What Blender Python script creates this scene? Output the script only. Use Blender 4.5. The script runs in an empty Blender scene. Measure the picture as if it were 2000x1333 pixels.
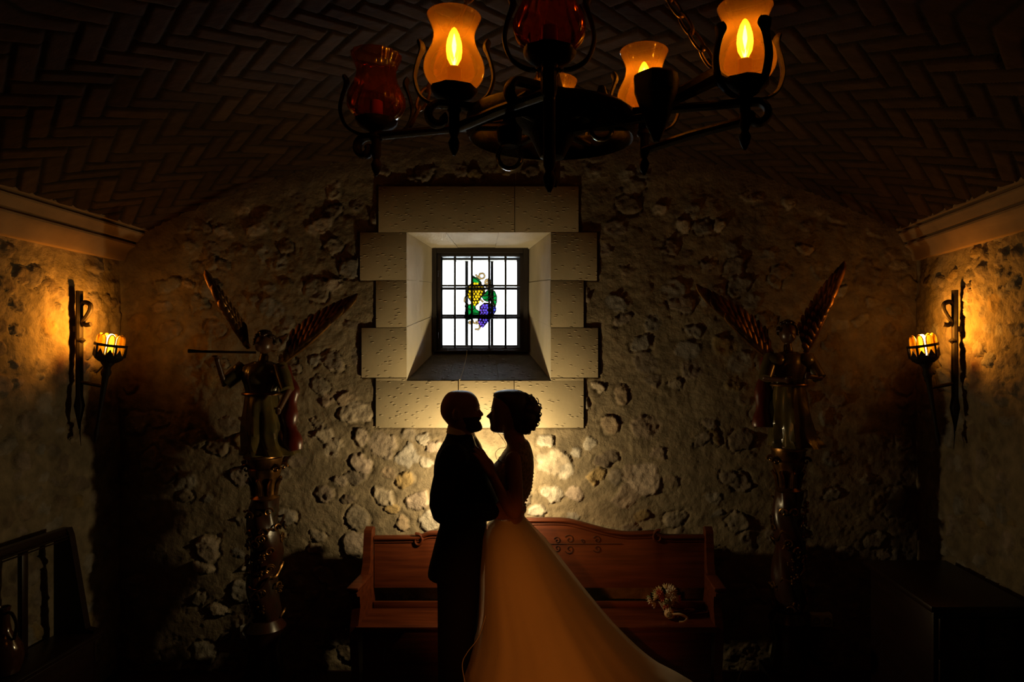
import bpy, bmesh, math, random
import numpy as np
from mathutils import Vector, Matrix, Quaternion

# ------------------------------------------------------------------ camera, world, light
F = 1333.0            # focal length in pixels of the 2000 px frame
CX, CY, HC = 1110.0, 705.0, 1.94
scene = bpy.context.scene
COL = scene.collection
cam_d = bpy.data.cameras.new('camera'); cam = bpy.data.objects.new('camera', cam_d); COL.objects.link(cam)
cam_d.sensor_width = 36.0; cam_d.lens = F * 36.0 / 2000.0
cam.location = (0, 0, HC); cam.rotation_euler = (math.radians(90), 0, 0)
cam_d.shift_x = -(CX - 1000) / 2000.0; cam_d.shift_y = (CY - 666.5) / 2000.0
cam_d.clip_start = 0.02
scene.camera = cam
scene.view_settings.view_transform = 'Standard'; scene.view_settings.look = 'None'
scene.view_settings.exposure = 0.0; scene.view_settings.gamma = 1.0
scene.view_settings.use_curve_mapping = False
scene.cycles.max_bounces = 8; scene.cycles.transparent_max_bounces = 24
scene.cycles.caustics_reflective = False; scene.cycles.caustics_refractive = False
scene.cycles.sample_clamp_indirect = 2.0
scene.cycles.use_denoising = True

world = bpy.data.worlds.new('world'); scene.world = world; world.use_nodes = True
world.node_tree.nodes['Background'].inputs[0].default_value = (0.90, 0.95, 1.0, 1)
world.node_tree.nodes['Background'].inputs[1].default_value = 10.0

def lamp(name, kind, loc, power, color, radius=0.02, rot=None, **kw):
    d = bpy.data.lights.new(name, kind); d.energy = power; d.color = color
    if kind in ('POINT', 'SPOT'): d.shadow_soft_size = radius
    for k, v in kw.items(): setattr(d, k, v)
    o = bpy.data.objects.new(name, d); COL.objects.link(o); o.location = loc
    if rot is not None: o.rotation_euler = rot
    return o
def aim(o, target):
    o.rotation_euler = (Vector(target) - o.location).to_track_quat('-Z', 'Y').to_euler()

# flash standing behind the couple, and a warm spot added beside the camera to brighten the dress
lamp('backlight', 'POINT', (-0.45, 3.83, 1.24), 17.0, (1.0, 0.74, 0.36), 0.03)
bl = lamp('backlight_head', 'SPOT', (-0.45, 3.83, 1.24), 40.0, (1.0, 0.74, 0.36), 0.03, spot_size=math.radians(172), spot_blend=1.0)
aim(bl, (-0.52, 4.27, 1.24))
sp = lamp('dress_fill_spot', 'SPOT', (-0.25, 0.35, 1.55), 64.0, (1.0, 0.235, 0.022), 0.05, spot_size=math.radians(26), spot_blend=0.9)
aim(sp, (-0.10, 3.3, 0.66))

# ------------------------------------------------------------------ helpers
def P(px, py, d):
    return Vector(((px - CX) * d / F, d, HC - (py - CY) * d / F))

class MB:
    """collects geometry for one mesh"""
    def __init__(s): s.v = []; s.f = []
    def add(s, vs, fs):
        n = len(s.v); s.v += [tuple(v) for v in vs]; s.f += [tuple(i + n for i in f) for f in fs]; return s
    def box(s, x0, x1, y0, y1, z0, z1, b=0.0, M=None):
        b = min(b, (x1-x0)/2.01, (y1-y0)/2.01, (z1-z0)/2.01)
        if b <= 0:
            vs = [(x, y, z) for x in (x0, x1) for y in (y0, y1) for z in (z0, z1)]
            fs = [(0,1,3,2),(4,6,7,5),(0,4,5,1),(2,3,7,6),(0,2,6,4),(1,5,7,3)]
        else:
            bm = bmesh.new(); bmesh.ops.create_cube(bm, size=1)
            for v in bm.verts:
                v.co = Vector(((x0+x1)/2+v.co.x*(x1-x0), (y0+y1)/2+v.co.y*(y1-y0), (z0+z1)/2+v.co.z*(z1-z0)))
            bmesh.ops.bevel(bm, geom=bm.edges[:], offset=b, segments=2, affect='EDGES', profile=0.5)
            bm.verts.index_update()
            vs = [v.co.copy() for v in bm.verts]; fs = [[v.index for v in f.verts] for f in bm.faces]; bm.free()
        if M is not None: vs = [M @ Vector(v) for v in vs]
        return s.add(vs, fs)
    def tube(s, pts, r, n=10, caps=True, flat=None, closed=False):
        """sweep along pts; r number or list; flat=(dir, ratio): squash the section along dir"""
        pts = [Vector(p) for p in pts]; m = len(pts)
        if not hasattr(r, '__len__'): r = [r]*m
        vs = []; up = None
        for i, p in enumerate(pts):
            if closed: t = pts[(i+1) % m] - pts[i-1]
            else: t = pts[min(i+1, m-1)] - pts[max(i-1, 0)]
            if t.length < 1e-9: t = Vector((0,0,1))
            t.normalize()
            if up is None:
                up = Vector((0,0,1)) if abs(t.z) < 0.9 else Vector((1,0,0))
            if flat is not None: up = Vector(flat[0])
            a = t.cross(up)
            if a.length < 1e-6: a = t.cross(Vector((1,0.01,0)))
            a.normalize(); b = a.cross(t).normalized(); up = b
            kb = flat[1] if flat is not None else 1.0
            for k in range(n):
                an = 2*math.pi*k/n
                vs.append(p + a*math.cos(an)*r[i] + b*math.sin(an)*r[i]*kb)
        fs = []
        for i in range(m if closed else m-1):
            j = (i+1) % m
            for k in range(n):
                k2 = (k+1) % n
                fs.append((i*n+k, i*n+k2, j*n+k2, j*n+k))
        if caps and not closed:
            fs.append(tuple(range(n-1, -1, -1))); fs.append(tuple((m-1)*n+k for k in range(n)))
        return s.add(vs, fs)
    def lathe(s, prof, c=(0,0,0), n=24, M=None, fn=None, cap=True):
        """prof: list of (r, z)"""
        vs = []; fs = []
        for (r, z) in prof:
            for k in range(n):
                a = 2*math.pi*k/n
                rr = r if fn is None else fn(a, z, r)
                vs.append(Vector((c[0]+rr*math.cos(a), c[1]+rr*math.sin(a), c[2]+z)))
        m = len(prof)
        for i in range(m-1):
            for k in range(n):
                k2 = (k+1) % n
                fs.append((i*n+k, i*n+k2, (i+1)*n+k2, (i+1)*n+k))
        if cap:
            fs.append(tuple(range(n-1, -1, -1))); fs.append(tuple((m-1)*n+k for k in range(n)))
        if M is not None: vs = [M @ v for v in vs]
        return s.add(vs, fs)
    def ball(s, c, r, n=12, M=None):
        r = (r, r, r) if not hasattr(r, '__len__') else r
        vs = []; m = n//2+1
        for i in range(m):
            th = math.pi*i/(m-1)
            for k in range(n):
                a = 2*math.pi*k/n
                v = Vector((r[0]*math.sin(th)*math.cos(a), r[1]*math.sin(th)*math.sin(a), r[2]*math.cos(th)))
                if M is not None: v = M @ v
                vs.append(v + Vector(c))
        fs = []
        for i in range(m-1):
            for k in range(n):
                k2 = (k+1) % n
                fs.append((i*n+k, (i+1)*n+k, (i+1)*n+k2, i*n+k2))
        return s.add(vs, fs)
    def grid(s, P2):
        """P2: array (a,b,3)"""
        a, b = P2.shape[:2]
        n = len(s.v)
        s.v += [tuple(p) for p in P2.reshape(-1, 3)]
        for i in range(a-1):
            for j in range(b-1):
                s.f.append((n+i*b+j, n+i*b+j+1, n+(i+1)*b+j+1, n+(i+1)*b+j))
        return s
    def mesh(s, name='m', smooth=True, clean=True, off=(0,0,0)):
        me = bpy.data.meshes.new(name)
        o = Vector(off)
        me.from_pydata([tuple(Vector(v)-o) for v in s.v], [], s.f); me.update()
        if clean:
            bm = bmesh.new(); bm.from_mesh(me)
            bmesh.ops.remove_doubles(bm, verts=bm.verts, dist=1e-5)
            bmesh.ops.recalc_face_normals(bm, faces=bm.faces)
            bm.to_mesh(me); bm.free()
        if smooth:
            me.polygons.foreach_set('use_smooth', [True]*len(me.polygons))
            try: me.set_sharp_from_angle(angle=math.radians(38))
            except Exception: pass
        return me

def tag(o, label=None, cat=None, group=None, kind=None):
    if label: o['label'] = label
    if cat: o['category'] = cat
    if group: o['group'] = group
    if kind: o['kind'] = kind
    return o
def empty(name, loc, label=None, cat=None, group=None):
    o = bpy.data.objects.new(name, None); COL.objects.link(o); o.location = loc
    o.empty_display_size = 0.1
    return tag(o, label, cat, group)
def wloc(o):
    v = Vector((0,0,0))
    while o is not None: v += Vector(o.location); o = o.parent
    return v
def obj(name, mb, m, parent=None, smooth=True, clean=True, me=None, loc=None):
    """geometry given in world coordinates; origin at loc (top level) or at the parent's origin"""
    off = wloc(parent) if parent is not None else Vector(loc or (0,0,0))
    if me is None: me = mb.mesh(name, smooth, clean, off)
    else:
        me.transform(Matrix.Translation(-off))
    o = bpy.data.objects.new(name, me); COL.objects.link(o)
    if parent is not None: o.parent = parent
    else: o.location = off
    if m is not None: me.materials.append(m)
    return o
def structure(name, mb, m, **kw):
    return tag(obj(name, mb, m, **kw), kind='structure')
def copy_tree(o, parent=None):
    c = o.copy(); COL.objects.link(c); c.parent = parent
    for ch in list(o.children): copy_tree(ch, c)
    return c
def remesh(mb, voxel, smooth_it=2, decim=None):
    me = mb.mesh('tmp', False)
    o = bpy.data.objects.new('tmp', me); COL.objects.link(o)
    r = o.modifiers.new('r', 'REMESH'); r.mode = 'VOXEL'; r.voxel_size = voxel; r.adaptivity = 0
    if smooth_it:
        sm = o.modifiers.new('s', 'SMOOTH'); sm.iterations = smooth_it; sm.factor = 0.5
    dg = bpy.context.evaluated_depsgraph_get(); dg.update()
    out = bpy.data.meshes.new_from_object(o.evaluated_get(dg))
    bpy.data.objects.remove(o); bpy.data.meshes.remove(me)
    out.polygons.foreach_set('use_smooth', [True]*len(out.polygons))
    return out
def interp(tab, t):
    """rows (t, a, b, ...) sorted by t, smooth (Catmull) interpolation"""
    n = len(tab)
    if t <= tab[0][0]: return list(tab[0][1:])
    if t >= tab[-1][0]: return list(tab[-1][1:])
    for i in range(n-1):
        if tab[i][0] <= t <= tab[i+1][0]: break
    p0 = tab[max(i-1,0)]; p1 = tab[i]; p2 = tab[i+1]; p3 = tab[min(i+2,n-1)]
    h = p2[0]-p1[0]; u = (t-p1[0])/h if h > 0 else 0
    out = []
    for k in range(1, len(p1)):
        m1 = (p2[k]-p0[k])/max(p2[0]-p0[0],1e-9)*h; m2 = (p3[k]-p1[k])/max(p3[0]-p1[0],1e-9)*h
        d = p2[k]-p1[k]
        if (p1[k]-p0[k])*d <= 0: m1 = 0
        if (p3[k]-p2[k])*d <= 0: m2 = 0
        u2, u3 = u*u, u*u*u
        out.append((2*u3-3*u2+1)*p1[k]+(u3-2*u2+u)*m1+(-2*u3+3*u2)*p2[k]+(u3-u2)*m2)
    return out
def curve(pts, n=8):
    """Catmull-Rom through pts"""
    pts = [Vector(p) for p in pts]; out = []
    for i in range(len(pts)-1):
        p0 = pts[max(i-1,0)]; p1 = pts[i]; p2 = pts[i+1]; p3 = pts[min(i+2,len(pts)-1)]
        for k in range(n):
            t = k/n
            out.append(0.5*((2*p1)+(p2-p0)*t+(2*p0-5*p1+4*p2-p3)*t*t+(-p0+3*p1-3*p2+p3)*t**3))
    out.append(pts[-1]); return out
def lerp_r(r0, r1, n): return [r0+(r1-r0)*i/(n-1) for i in range(n)]

# noise in numpy
_rng = np.random.RandomState(7)
_T = _rng.rand(128, 128)
def vnoise(x, y):
    xi = np.floor(x).astype(int); yi = np.floor(y).astype(int)
    fx = x-xi; fy = y-yi; fx = fx*fx*(3-2*fx); fy = fy*fy*(3-2*fy)
    a = _T[xi % 128, yi % 128]; b = _T[(xi+1) % 128, yi % 128]; c = _T[xi % 128, (yi+1) % 128]; d = _T[(xi+1) % 128, (yi+1) % 128]
    return (a*(1-fx)+b*fx)*(1-fy)+(c*(1-fx)+d*fx)*fy
def fbm(x, y, o=4):
    s = 0; a = 0.5
    for i in range(o):
        s = s+a*vnoise(x*2**i+17.3*i, y*2**i+5.1*i); a *= 0.5
    return s
def sstep(a, b, x):
    t = np.clip((x-a)/(b-a), 0, 1); return t*t*(3-2*t)

# ------------------------------------------------------------------ materials
def nt(name):
    m = bpy.data.materials.new(name); m.use_nodes = True
    t = m.node_tree; t.nodes.clear()
    out = t.nodes.new('ShaderNodeOutputMaterial')
    return m, t, out
def principled(name, color, rough=0.6, metal=0.0, spec=0.5, noise=0.0, nscale=8.0, bump=0.0, bscale=40.0, attr=None, coat=0.0, color2=None, stretch=None, bdist=0.004):
    m, t, out = nt(name)
    b = t.nodes.new('ShaderNodeBsdfPrincipled'); t.links.new(b.outputs[0], out.inputs[0])
    b.inputs['Base Color'].default_value = (*color, 1); b.inputs['Roughness'].default_value = rough
    b.inputs['Metallic'].default_value = metal; b.inputs['Specular IOR Level'].default_value = spec
    b.inputs['Coat Weight'].default_value = coat
    tc = t.nodes.new('ShaderNodeTexCoord'); vec = tc.outputs['Object']
    if stretch:
        mp = t.nodes.new('ShaderNodeMapping'); mp.inputs['Scale'].default_value = stretch
        t.links.new(vec, mp.inputs[0]); vec = mp.outputs[0]
    base = None
    if attr:
        at = t.nodes.new('ShaderNodeAttribute'); at.attribute_name = attr; base = at.outputs['Color']
    if noise > 0 or color2:
        n = t.nodes.new('ShaderNodeTexNoise'); n.inputs['Scale'].default_value = nscale; n.inputs['Detail'].default_value = 6
        t.links.new(vec, n.inputs['Vector'])
        r = t.nodes.new('ShaderNodeValToRGB'); r.color_ramp.elements[0].position = 0.3; r.color_ramp.elements[1].position = 0.7
        if color2:
            r.color_ramp.elements[0].color = (*color, 1); r.color_ramp.elements[1].color = (*color2, 1)
        else:
            r.color_ramp.elements[0].color = (1-noise,)*3+(1,); r.color_ramp.elements[1].color = (1, 1, 1, 1)
        t.links.new(n.outputs[0], r.inputs[0])
        if color2 and base is None: base = r.outputs[0]
        else:
            mx = t.nodes.new('ShaderNodeMix'); mx.data_type = 'RGBA'; mx.blend_type = 'MULTIPLY'; mx.inputs[0].default_value = 1
            if base is not None: t.links.new(base, mx.inputs[6])
            else: mx.inputs[6].default_value = (*color, 1)
            t.links.new(r.outputs[0], mx.inputs[7]); base = mx.outputs[2]
    if base is not None: t.links.new(base, b.inputs['Base Color'])
    if bump > 0:
        n2 = t.nodes.new('ShaderNodeTexNoise'); n2.inputs['Scale'].default_value = bscale; n2.inputs['Detail'].default_value = 8; n2.inputs['Roughness'].default_value = 0.65
        t.links.new(vec, n2.inputs['Vector'])
        bp = t.nodes.new('ShaderNodeBump'); bp.inputs['Strength'].default_value = bump; bp.inputs['Distance'].default_value = bdist
        t.links.new(n2.outputs[0], bp.inputs['Height']); t.links.new(bp.outputs[0], b.inputs['Normal'])
    return m
def emission(name, color, s):
    m, t, out = nt(name); e = t.nodes.new('ShaderNodeEmission'); e.inputs[0].default_value = (*color, 1); e.inputs[1].default_value = s
    t.links.new(e.outputs[0], out.inputs[0]); return m
def glass(name, tint, scatter=0.0, scol=(1,.6,.2), rough=0.05, rim=0.0):
    """thin coloured glass: tinted see-through, a little scattering, fresnel reflection"""
    m, t, out = nt(name)
    tr = t.nodes.new('ShaderNodeBsdfTransparent')
    tr.inputs[0].default_value = (*tint, 1)
    base = tr.outputs[0]
    if scatter > 0:
        tl = t.nodes.new('ShaderNodeBsdfTranslucent'); tl.inputs[0].default_value = (*scol, 1)
        df = t.nodes.new('ShaderNodeBsdfDiffuse'); df.inputs[0].default_value = (*scol, 1)
        a = t.nodes.new('ShaderNodeMixShader'); a.inputs[0].default_value = 0.35
        t.links.new(tl.outputs[0], a.inputs[1]); t.links.new(df.outputs[0], a.inputs[2])
        mx = t.nodes.new('ShaderNodeMixShader'); mx.inputs[0].default_value = scatter
        if rim > 0:
            lw = t.nodes.new('ShaderNodeLayerWeight'); lw.inputs[0].default_value = 0.35
            mm = t.nodes.new('ShaderNodeMath'); mm.operation = 'MULTIPLY_ADD'; mm.inputs[1].default_value = rim; mm.inputs[2].default_value = scatter
            t.links.new(lw.outputs['Facing'], mm.inputs[0]); t.links.new(mm.outputs[0], mx.inputs[0])
        t.links.new(base, mx.inputs[1]); t.links.new(a.outputs[0], mx.inputs[2]); base = mx.outputs[0]
    gl = t.nodes.new('ShaderNodeBsdfGlossy'); gl.inputs['Roughness'].default_value = rough; gl.inputs[0].default_value = (1, 1, 1, 1)
    fr = t.nodes.new('ShaderNodeFresnel'); fr.inputs[0].default_value = 1.5
    m2 = t.nodes.new('ShaderNodeMixShader')
    t.links.new(fr.outputs[0], m2.inputs[0]); t.links.new(base, m2.inputs[1]); t.links.new(gl.outputs[0], m2.inputs[2])
    t.links.new(m2.outputs[0], out.inputs[0]); return m

M = {}
M['rubble'] = principled('rubble_stone', (.4,.3,.2), 0.9, spec=0.2, attr='Col', noise=0.45, nscale=14, bump=1.0, bscale=55, bdist=0.009)
M['dressed'] = principled('dressed_limestone', (.50,.42,.28), 0.85, spec=0.25, noise=0.22, nscale=5, bump=0.25, bscale=60)
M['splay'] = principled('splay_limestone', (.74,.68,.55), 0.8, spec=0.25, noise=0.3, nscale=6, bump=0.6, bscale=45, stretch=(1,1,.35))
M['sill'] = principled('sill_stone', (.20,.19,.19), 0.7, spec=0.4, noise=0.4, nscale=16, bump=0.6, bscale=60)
M['brick'] = principled('vault_brick', (.2,.1,.05), 0.85, spec=0.25, attr='Col', noise=0.4, nscale=22, bump=0.8, bscale=60, stretch=(.4,1,1))
M['cornice'] = principled('cornice_plaster', (.38,.25,.14), 0.8, spec=0.2, noise=0.3, nscale=6, bump=0.3, bscale=50)
M['floor'] = principled('terracotta_floor', (.05,.018,.009), 0.7, spec=0.2, noise=0.4, nscale=5)
M['iron'] = principled('wrought_iron', (.011,.007,.005), 0.65, metal=0.1, spec=0.25, bump=0.5, bscale=60)
M['iron_frame'] = principled('window_iron', (.035,.030,.030), 0.5, metal=0.2, spec=0.4)
M['lead'] = principled('lead_came', (.02,.02,.02), 0.6, spec=0.3)
M['plain_wall'] = principled('plain_plaster', (.14,.09,.06), 0.9, spec=0.1, noise=0.3)
def chisel(m):
    """scattered chisel flecks on dressed stone"""
    t = m.node_tree; b = [n for n in t.nodes if n.type == 'BSDF_PRINCIPLED'][0]
    tc = t.nodes.new('ShaderNodeTexCoord'); mp = t.nodes.new('ShaderNodeMapping')
    mp.inputs['Rotation'].default_value = (0, .5, 0); mp.inputs['Scale'].default_value = (20, 20, 48)
    vo = t.nodes.new('ShaderNodeTexVoronoi'); vo.inputs['Scale'].default_value = 1.0; vo.inputs['Randomness'].default_value = 1
    rp = t.nodes.new('ShaderNodeValToRGB'); rp.color_ramp.elements[0].position = 0.10; rp.color_ramp.elements[1].position = 0.26
    rp.color_ramp.elements[0].color = (1,1,1,1); rp.color_ramp.elements[1].color = (0,0,0,1)
    bp = t.nodes.new('ShaderNodeBump'); bp.inputs['Strength'].default_value = 0.7; bp.inputs['Distance'].default_value = 0.006
    t.links.new(tc.outputs['Object'], mp.inputs[0]); t.links.new(mp.outputs[0], vo.inputs['Vector']); t.links.new(vo.outputs['Distance'], rp.inputs[0])
    t.links.new(rp.outputs[0], bp.inputs['Height'])
    old = b.inputs['Normal'].links[0].from_socket
    t.links.new(old, bp.inputs['Normal']); t.links.new(bp.outputs[0], b.inputs['Normal'])
chisel(M['dressed']); chisel(M['sill'])

# ------------------------------------------------------------------ room shell
XL, XR, YB = -2.81, 2.18, 4.27
WX0, WX1, WZ0, WZ1 = P(795,0,YB).x, P(1076,0,YB).x, P(0,743,YB).z, P(0,455,YB).z      # mouth of the window splay
VC, VH, VS, VZ = -0.285, 2.345, 0.55, 2.765                                            # vault: centre, half span, rise, springing
VR = (VH*VH+VS*VS)/(2*VS)
def vault_z(x): return VZ-(VR-VS)+math.sqrt(max(VR*VR-(x-VC)**2, 0))

def cells(n0, n1, step): return np.linspace(n0, n1, max(2, int(round((n1-n0)/step))+1))
def axis(breaks, step):
    out = [np.array([breaks[0]])]
    for a, b in zip(breaks[:-1], breaks[1:]): out.append(cells(a, b, step)[1:])
    return np.concatenate(out)
STONECOL = np.array([(.50,.42,.32),(.44,.36,.28),(.56,.50,.42),(.42,.32,.22),(.52,.42,.34),(.36,.28,.21),(.48,.35,.17),(.46,.42,.37)])
def rubble(U, V, seed, explicit=(), density=0.60, cell=0.15, relief=1.0):
    """height and colour of rubble masonry over plane coordinates (metres)"""
    rs = np.random.RandomState(seed)
    Uw = U+0.07*(fbm(U*9, V*9, 3)-.45)+0.035*(fbm(U*37+9, V*37, 3)-.45)
    Vw = V+0.07*(fbm(U*9+31, V*9+7, 3)-.45)+0.035*(fbm(U*37, V*37+50, 3)-.45)
    seeds = []
    u0, u1, v0, v1 = U.min(), U.max(), V.min(), V.max()
    for (u, v, a, b, ang, ci) in explicit: seeds.append((u, v, a, b, ang, ci, 1))
    nu = int((u1-u0)/cell)+2; nv = int((v1-v0)/(cell*.8))+2
    for i in range(nu):
        for j in range(nv):
            u = u0+(i+.5*(j % 2)+rs.uniform(-.3,.3))*cell; v = v0+(j+rs.uniform(-.3,.3))*cell*.8
            a = cell*rs.uniform(.26,.55); b = a*rs.uniform(.5,.95); ang = rs.uniform(-.7,.7); k = rs.randint(8)
            show = rs.rand() < density
            if not show: continue
            if any(abs(u-e[0]) < a*.75+e[2] and abs(v-e[1]) < b*.75+e[3] for e in explicit): continue
            seeds.append((u, v, a, b, ang, k, 0)) if rs.rand() < .8 else None
    best = np.full(U.shape, 9.0); idx = np.zeros(U.shape, int)
    us = U[:, 0] if U.shape[1] else U; vs = V[0, :]
    for n, (u, v, a, b, ang, k, ex) in enumerate(seeds):
        R = max(a, b)*1.9+.05
        i0, i1 = np.searchsorted(us, [u-R, u+R]); j0, j1 = np.searchsorted(vs, [v-R, v+R])
        if i1 <= i0 or j1 <= j0: continue
        du = Uw[i0:i1, j0:j1]-u; dv = Vw[i0:i1, j0:j1]-v
        c, s = math.cos(ang), math.sin(ang)
        p = np.abs(du*c+dv*s)/a; q = np.abs(-du*s+dv*c)/b
        e_ = 1.25+1.6*_T[n % 128, 5]; d = (p**e_+q**e_)**(1/e_)*(1 if e_ > 1.7 else .9)
        m = d < best[i0:i1, j0:j1]
        best[i0:i1, j0:j1][m] = d[m]; idx[i0:i1, j0:j1][m] = n
    arr = np.array([s_[:2] for s_ in seeds]); ks = np.array([s_[5] for s_ in seeds]); hs = rs.uniform(.3, 1.0, len(seeds)); tx = rs.uniform(-1, 1, (len(seeds), 2))
    stone = 1-sstep(.88, 1.06, best)
    rim = np.exp(-((best-1.12)/.10)**2)
    fac = tx[idx, 0]*(U-arr[idx, 0])+tx[idx, 1]*(V-arr[idx, 1])
    exm = np.array([s_[6] for s_ in seeds])[idx]
    h = stone*(0.003+(0.009+.005*exm)*hs[idx]+fac*.13+0.016*(fbm(U*40, V*40, 3)-.5)) - rim*0.009*(hs[idx] > .6)
    h = h+0.007*(fbm(U*55+3, V*55, 2)-.5)+0.006*np.maximum(fbm(U*11+50, V*11, 4)-.55, 0)*4*(fbm(U*70, V*70, 1)-.2)+0.045*(fbm(U*3.1, V*3.1, 3)-.5)+0.014*(fbm(U*22+3, V*22, 3)-.5)
    mort = np.array((.33,.265,.175))*(0.85+0.5*(fbm(U*5, V*5, 3)[..., None]-.45))
    col = (STONECOL[ks[idx]]*(.68+.52*exm[..., None]))*(0.8+.5*(fbm(U*30, V*30+3, 3)[..., None]-.3))
    col = mort*(1-stone[..., None])+col*stone[..., None]
    return h*relief, np.clip(col, .02, .9)
def relief_mesh(mb_name, PTS, C, keep, m, kind='structure'):
    a, b = PTS.shape[:2]
    idx = np.arange(a*b).reshape(a, b)
    q = np.stack([idx[:-1, :-1], idx[1:, :-1], idx[1:, 1:], idx[:-1, 1:]], -1)[keep]
    me = bpy.data.meshes.new(mb_name)
    used = np.unique(q); remap = -np.ones(a*b, int); remap[used] = np.arange(len(used))
    me.from_pydata(PTS.reshape(-1, 3)[used].tolist(), [], remap[q].tolist()); me.update()
    at = me.color_attributes.new('Col', 'FLOAT_COLOR', 'POINT')
    cc = np.concatenate([C.reshape(-1, 3)[used], np.ones((len(used), 1))], 1).astype(np.float32)
    at.data.foreach_set('color', cc.ravel())
    me.polygons.foreach_set('use_smooth', [True]*len(me.polygons))
    me.materials.append(m)
    return me

# back wall; the larger stones stand where the photo has them
exp = []
def est(px, py, w, h, ang=0, k=0): p = P(px, py, YB); exp.append((p.x, p.z, w/2/312, h/2/312, ang, k))
for a in [(693,807,64,46,.25,0),(640,780,26,22,0,5),(678,780,36,30,0,3),(633,850,44,30,0,0),(648,875,44,30,.6,0),(707,860,26,32,0,1),
          (747,872,52,48,-.3,1),(796,893,44,40,0,7),(705,905,42,32,-.5,4),(787,938,36,28,.3,6),(746,970,42,34,-.7,0),(812,978,52,38,.35,4),
          (786,1025,26,28,0,3),(840,1015,46,42,0,2),(830,905,26,22,.2,2),(825,860,30,16,0,2),(845,875,26,20,0,4),(760,922,30,24,0,3),
          (658,945,30,18,0,1),(764,995,30,18,-.2,6),(1258,938,64,70,.2,4),(1232,925,26,40,0,5),(1262,835,60,44,.1,5),(1150,862,28,30,0,2),
          (1062,865,34,24,0,2),(1080,905,60,46,0,0),(1078,965,52,30,-.3,2),(1105,925,30,34,.5,2),(1045,1000,36,22,.4,2),(1125,887,22,22,0,7),
          (1165,932,26,26,0,6),(1122,965,32,24,.2,4),(1190,830,34,34,-.5,3),(1218,770,28,34,.4,3),(1282,885,34,28,.2,5),(1222,968,52,44,.2,5),
          (1165,760,24,18,0,0),(648,370,34,38,0,0),(500,448,34,24,.4,1),(437,450,30,24,-.5,1),(468,407,28,24,0,3),(365,555,24,20,0,3),
          (650,560,30,24,0,1),(625,440,54,30,.5,1),(715,470,18,24,0,0),(405,1070,44,50,0,1),(400,1110,30,26,0,0),(425,1190,44,26,-.2,0),
          (468,1215,30,26,-.6,0),(480,1110,22,18,0,0),(610,1075,26,24,0,5),(1095,1290,30,20,0,3),(1540,390,30,26,0,2),(1470,385,40,20,.2,0),
          (1330,440,30,26,.5,0),(1405,440,28,22,.4,0),(1290,410,32,24,.4,0),(1600,410,22,16,0,2),(1575,490,30,24,0,3)]: est(*a)
def blocks_px():
    """dressed blocks of the surround: x0, x1, y0, y1 in photo pixels at the wall plane"""
    return [(740,1005,365,455),(1006,1130,365,455),(704,795,455,548),(735,795,549,640),(707,795,641,738),(735,795,739,744),
            (1076,1166,455,548),(1076,1140,549,640),(1076,1168,641,738),(1076,1140,739,744),(735,1004,744,836),(1005,1140,744,836)]
us = axis([XL, WX0, WX1, XR], 0.0085); vs_ = axis([0, WZ0, WZ1, 3.36], 0.0085)
U, V = np.meshgrid(us, vs_, indexing='ij')
h, C = rubble(U, V, 3, exp)
pxg = CX+U*F/YB; pyg = CY-(V-HC)*F/YB
wob = 4*(fbm(U*14, V*14, 2)-.5)
def bandmask(grow):
    mk = np.zeros(U.shape, bool)
    for (x0, x1, y0, y1) in [(740,1130,365,455),(704,1166,455,548),(735,1140,548,640),(707,1168,640,738),(735,1140,738,836)]:
        g = grow+wob
        mk |= (pxg > x0-g) & (pxg < x1+g) & (pyg > y0-g*(y0 == 365)) & (pyg < y1+(g-4)*(y1 == 836)*0)
    return mk
h = np.where(bandmask(5.0) & (pyg < 836), -0.035, h); h = np.where(bandmask(-6), -0.03, h)
# plain rendered band under the arch
az = VZ-(VR-VS)+np.sqrt(np.maximum(VR*VR-(U-VC)**2, 0))
band = sstep(.16, .06, az-V)
h = h*(1-.85*band); C = C*(1-band[..., None])+np.array((.25,.19,.13))*band[..., None]
PT = np.stack([U, YB-h, V], -1)
keep = np.ones((len(us)-1, len(vs_)-1), bool)
uc = (us[:-1]+us[1:])/2; vc = (vs_[:-1]+vs_[1:])/2
keep &= ~((uc[:, None] > WX0) & (uc[:, None] < WX1) & (vc[None] > WZ0) & (vc[None] < WZ1))
keep &= (vc[None] < np.array([vault_z(min(max(x, VC-VH), VC+VH)) for x in uc])[:, None]+.03)
me = relief_mesh('wall_back', PT, C, keep, M['rubble'])
o = bpy.data.objects.new('wall_back', me); COL.objects.link(o); tag(o, kind='structure')

# side walls (relief only where the photo sees them)
for nm, xw, sgn, seed in (('wall_left', XL, 1, 11), ('wall_right', XR, -1, 23)):
    us2 = np.concatenate([np.array([-2.2, 0.0, 1.2]), cells(2.2, YB+.02, .0095)]); vs2 = cells(0, 2.62, .0095)
    U2, V2 = np.meshgrid(us2, vs2, indexing='ij')
    h2, C2 = rubble(U2, V2, seed, (), 0.7, 0.12, 1.15)
    edge = sstep(YB+.02, YB-.03, U2); h2 = h2*edge
    h2 = h2*sstep(2.1, 2.3, U2)
    PT2 = np.stack([xw+sgn*h2, U2, V2], -1)
    me = relief_mesh(nm, PT2, C2, np.ones((len(us2)-1, len(vs2)-1), bool), M['rubble'])
    o = bpy.data.objects.new(nm, me); COL.objects.link(o); tag(o, kind='structure')

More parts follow.
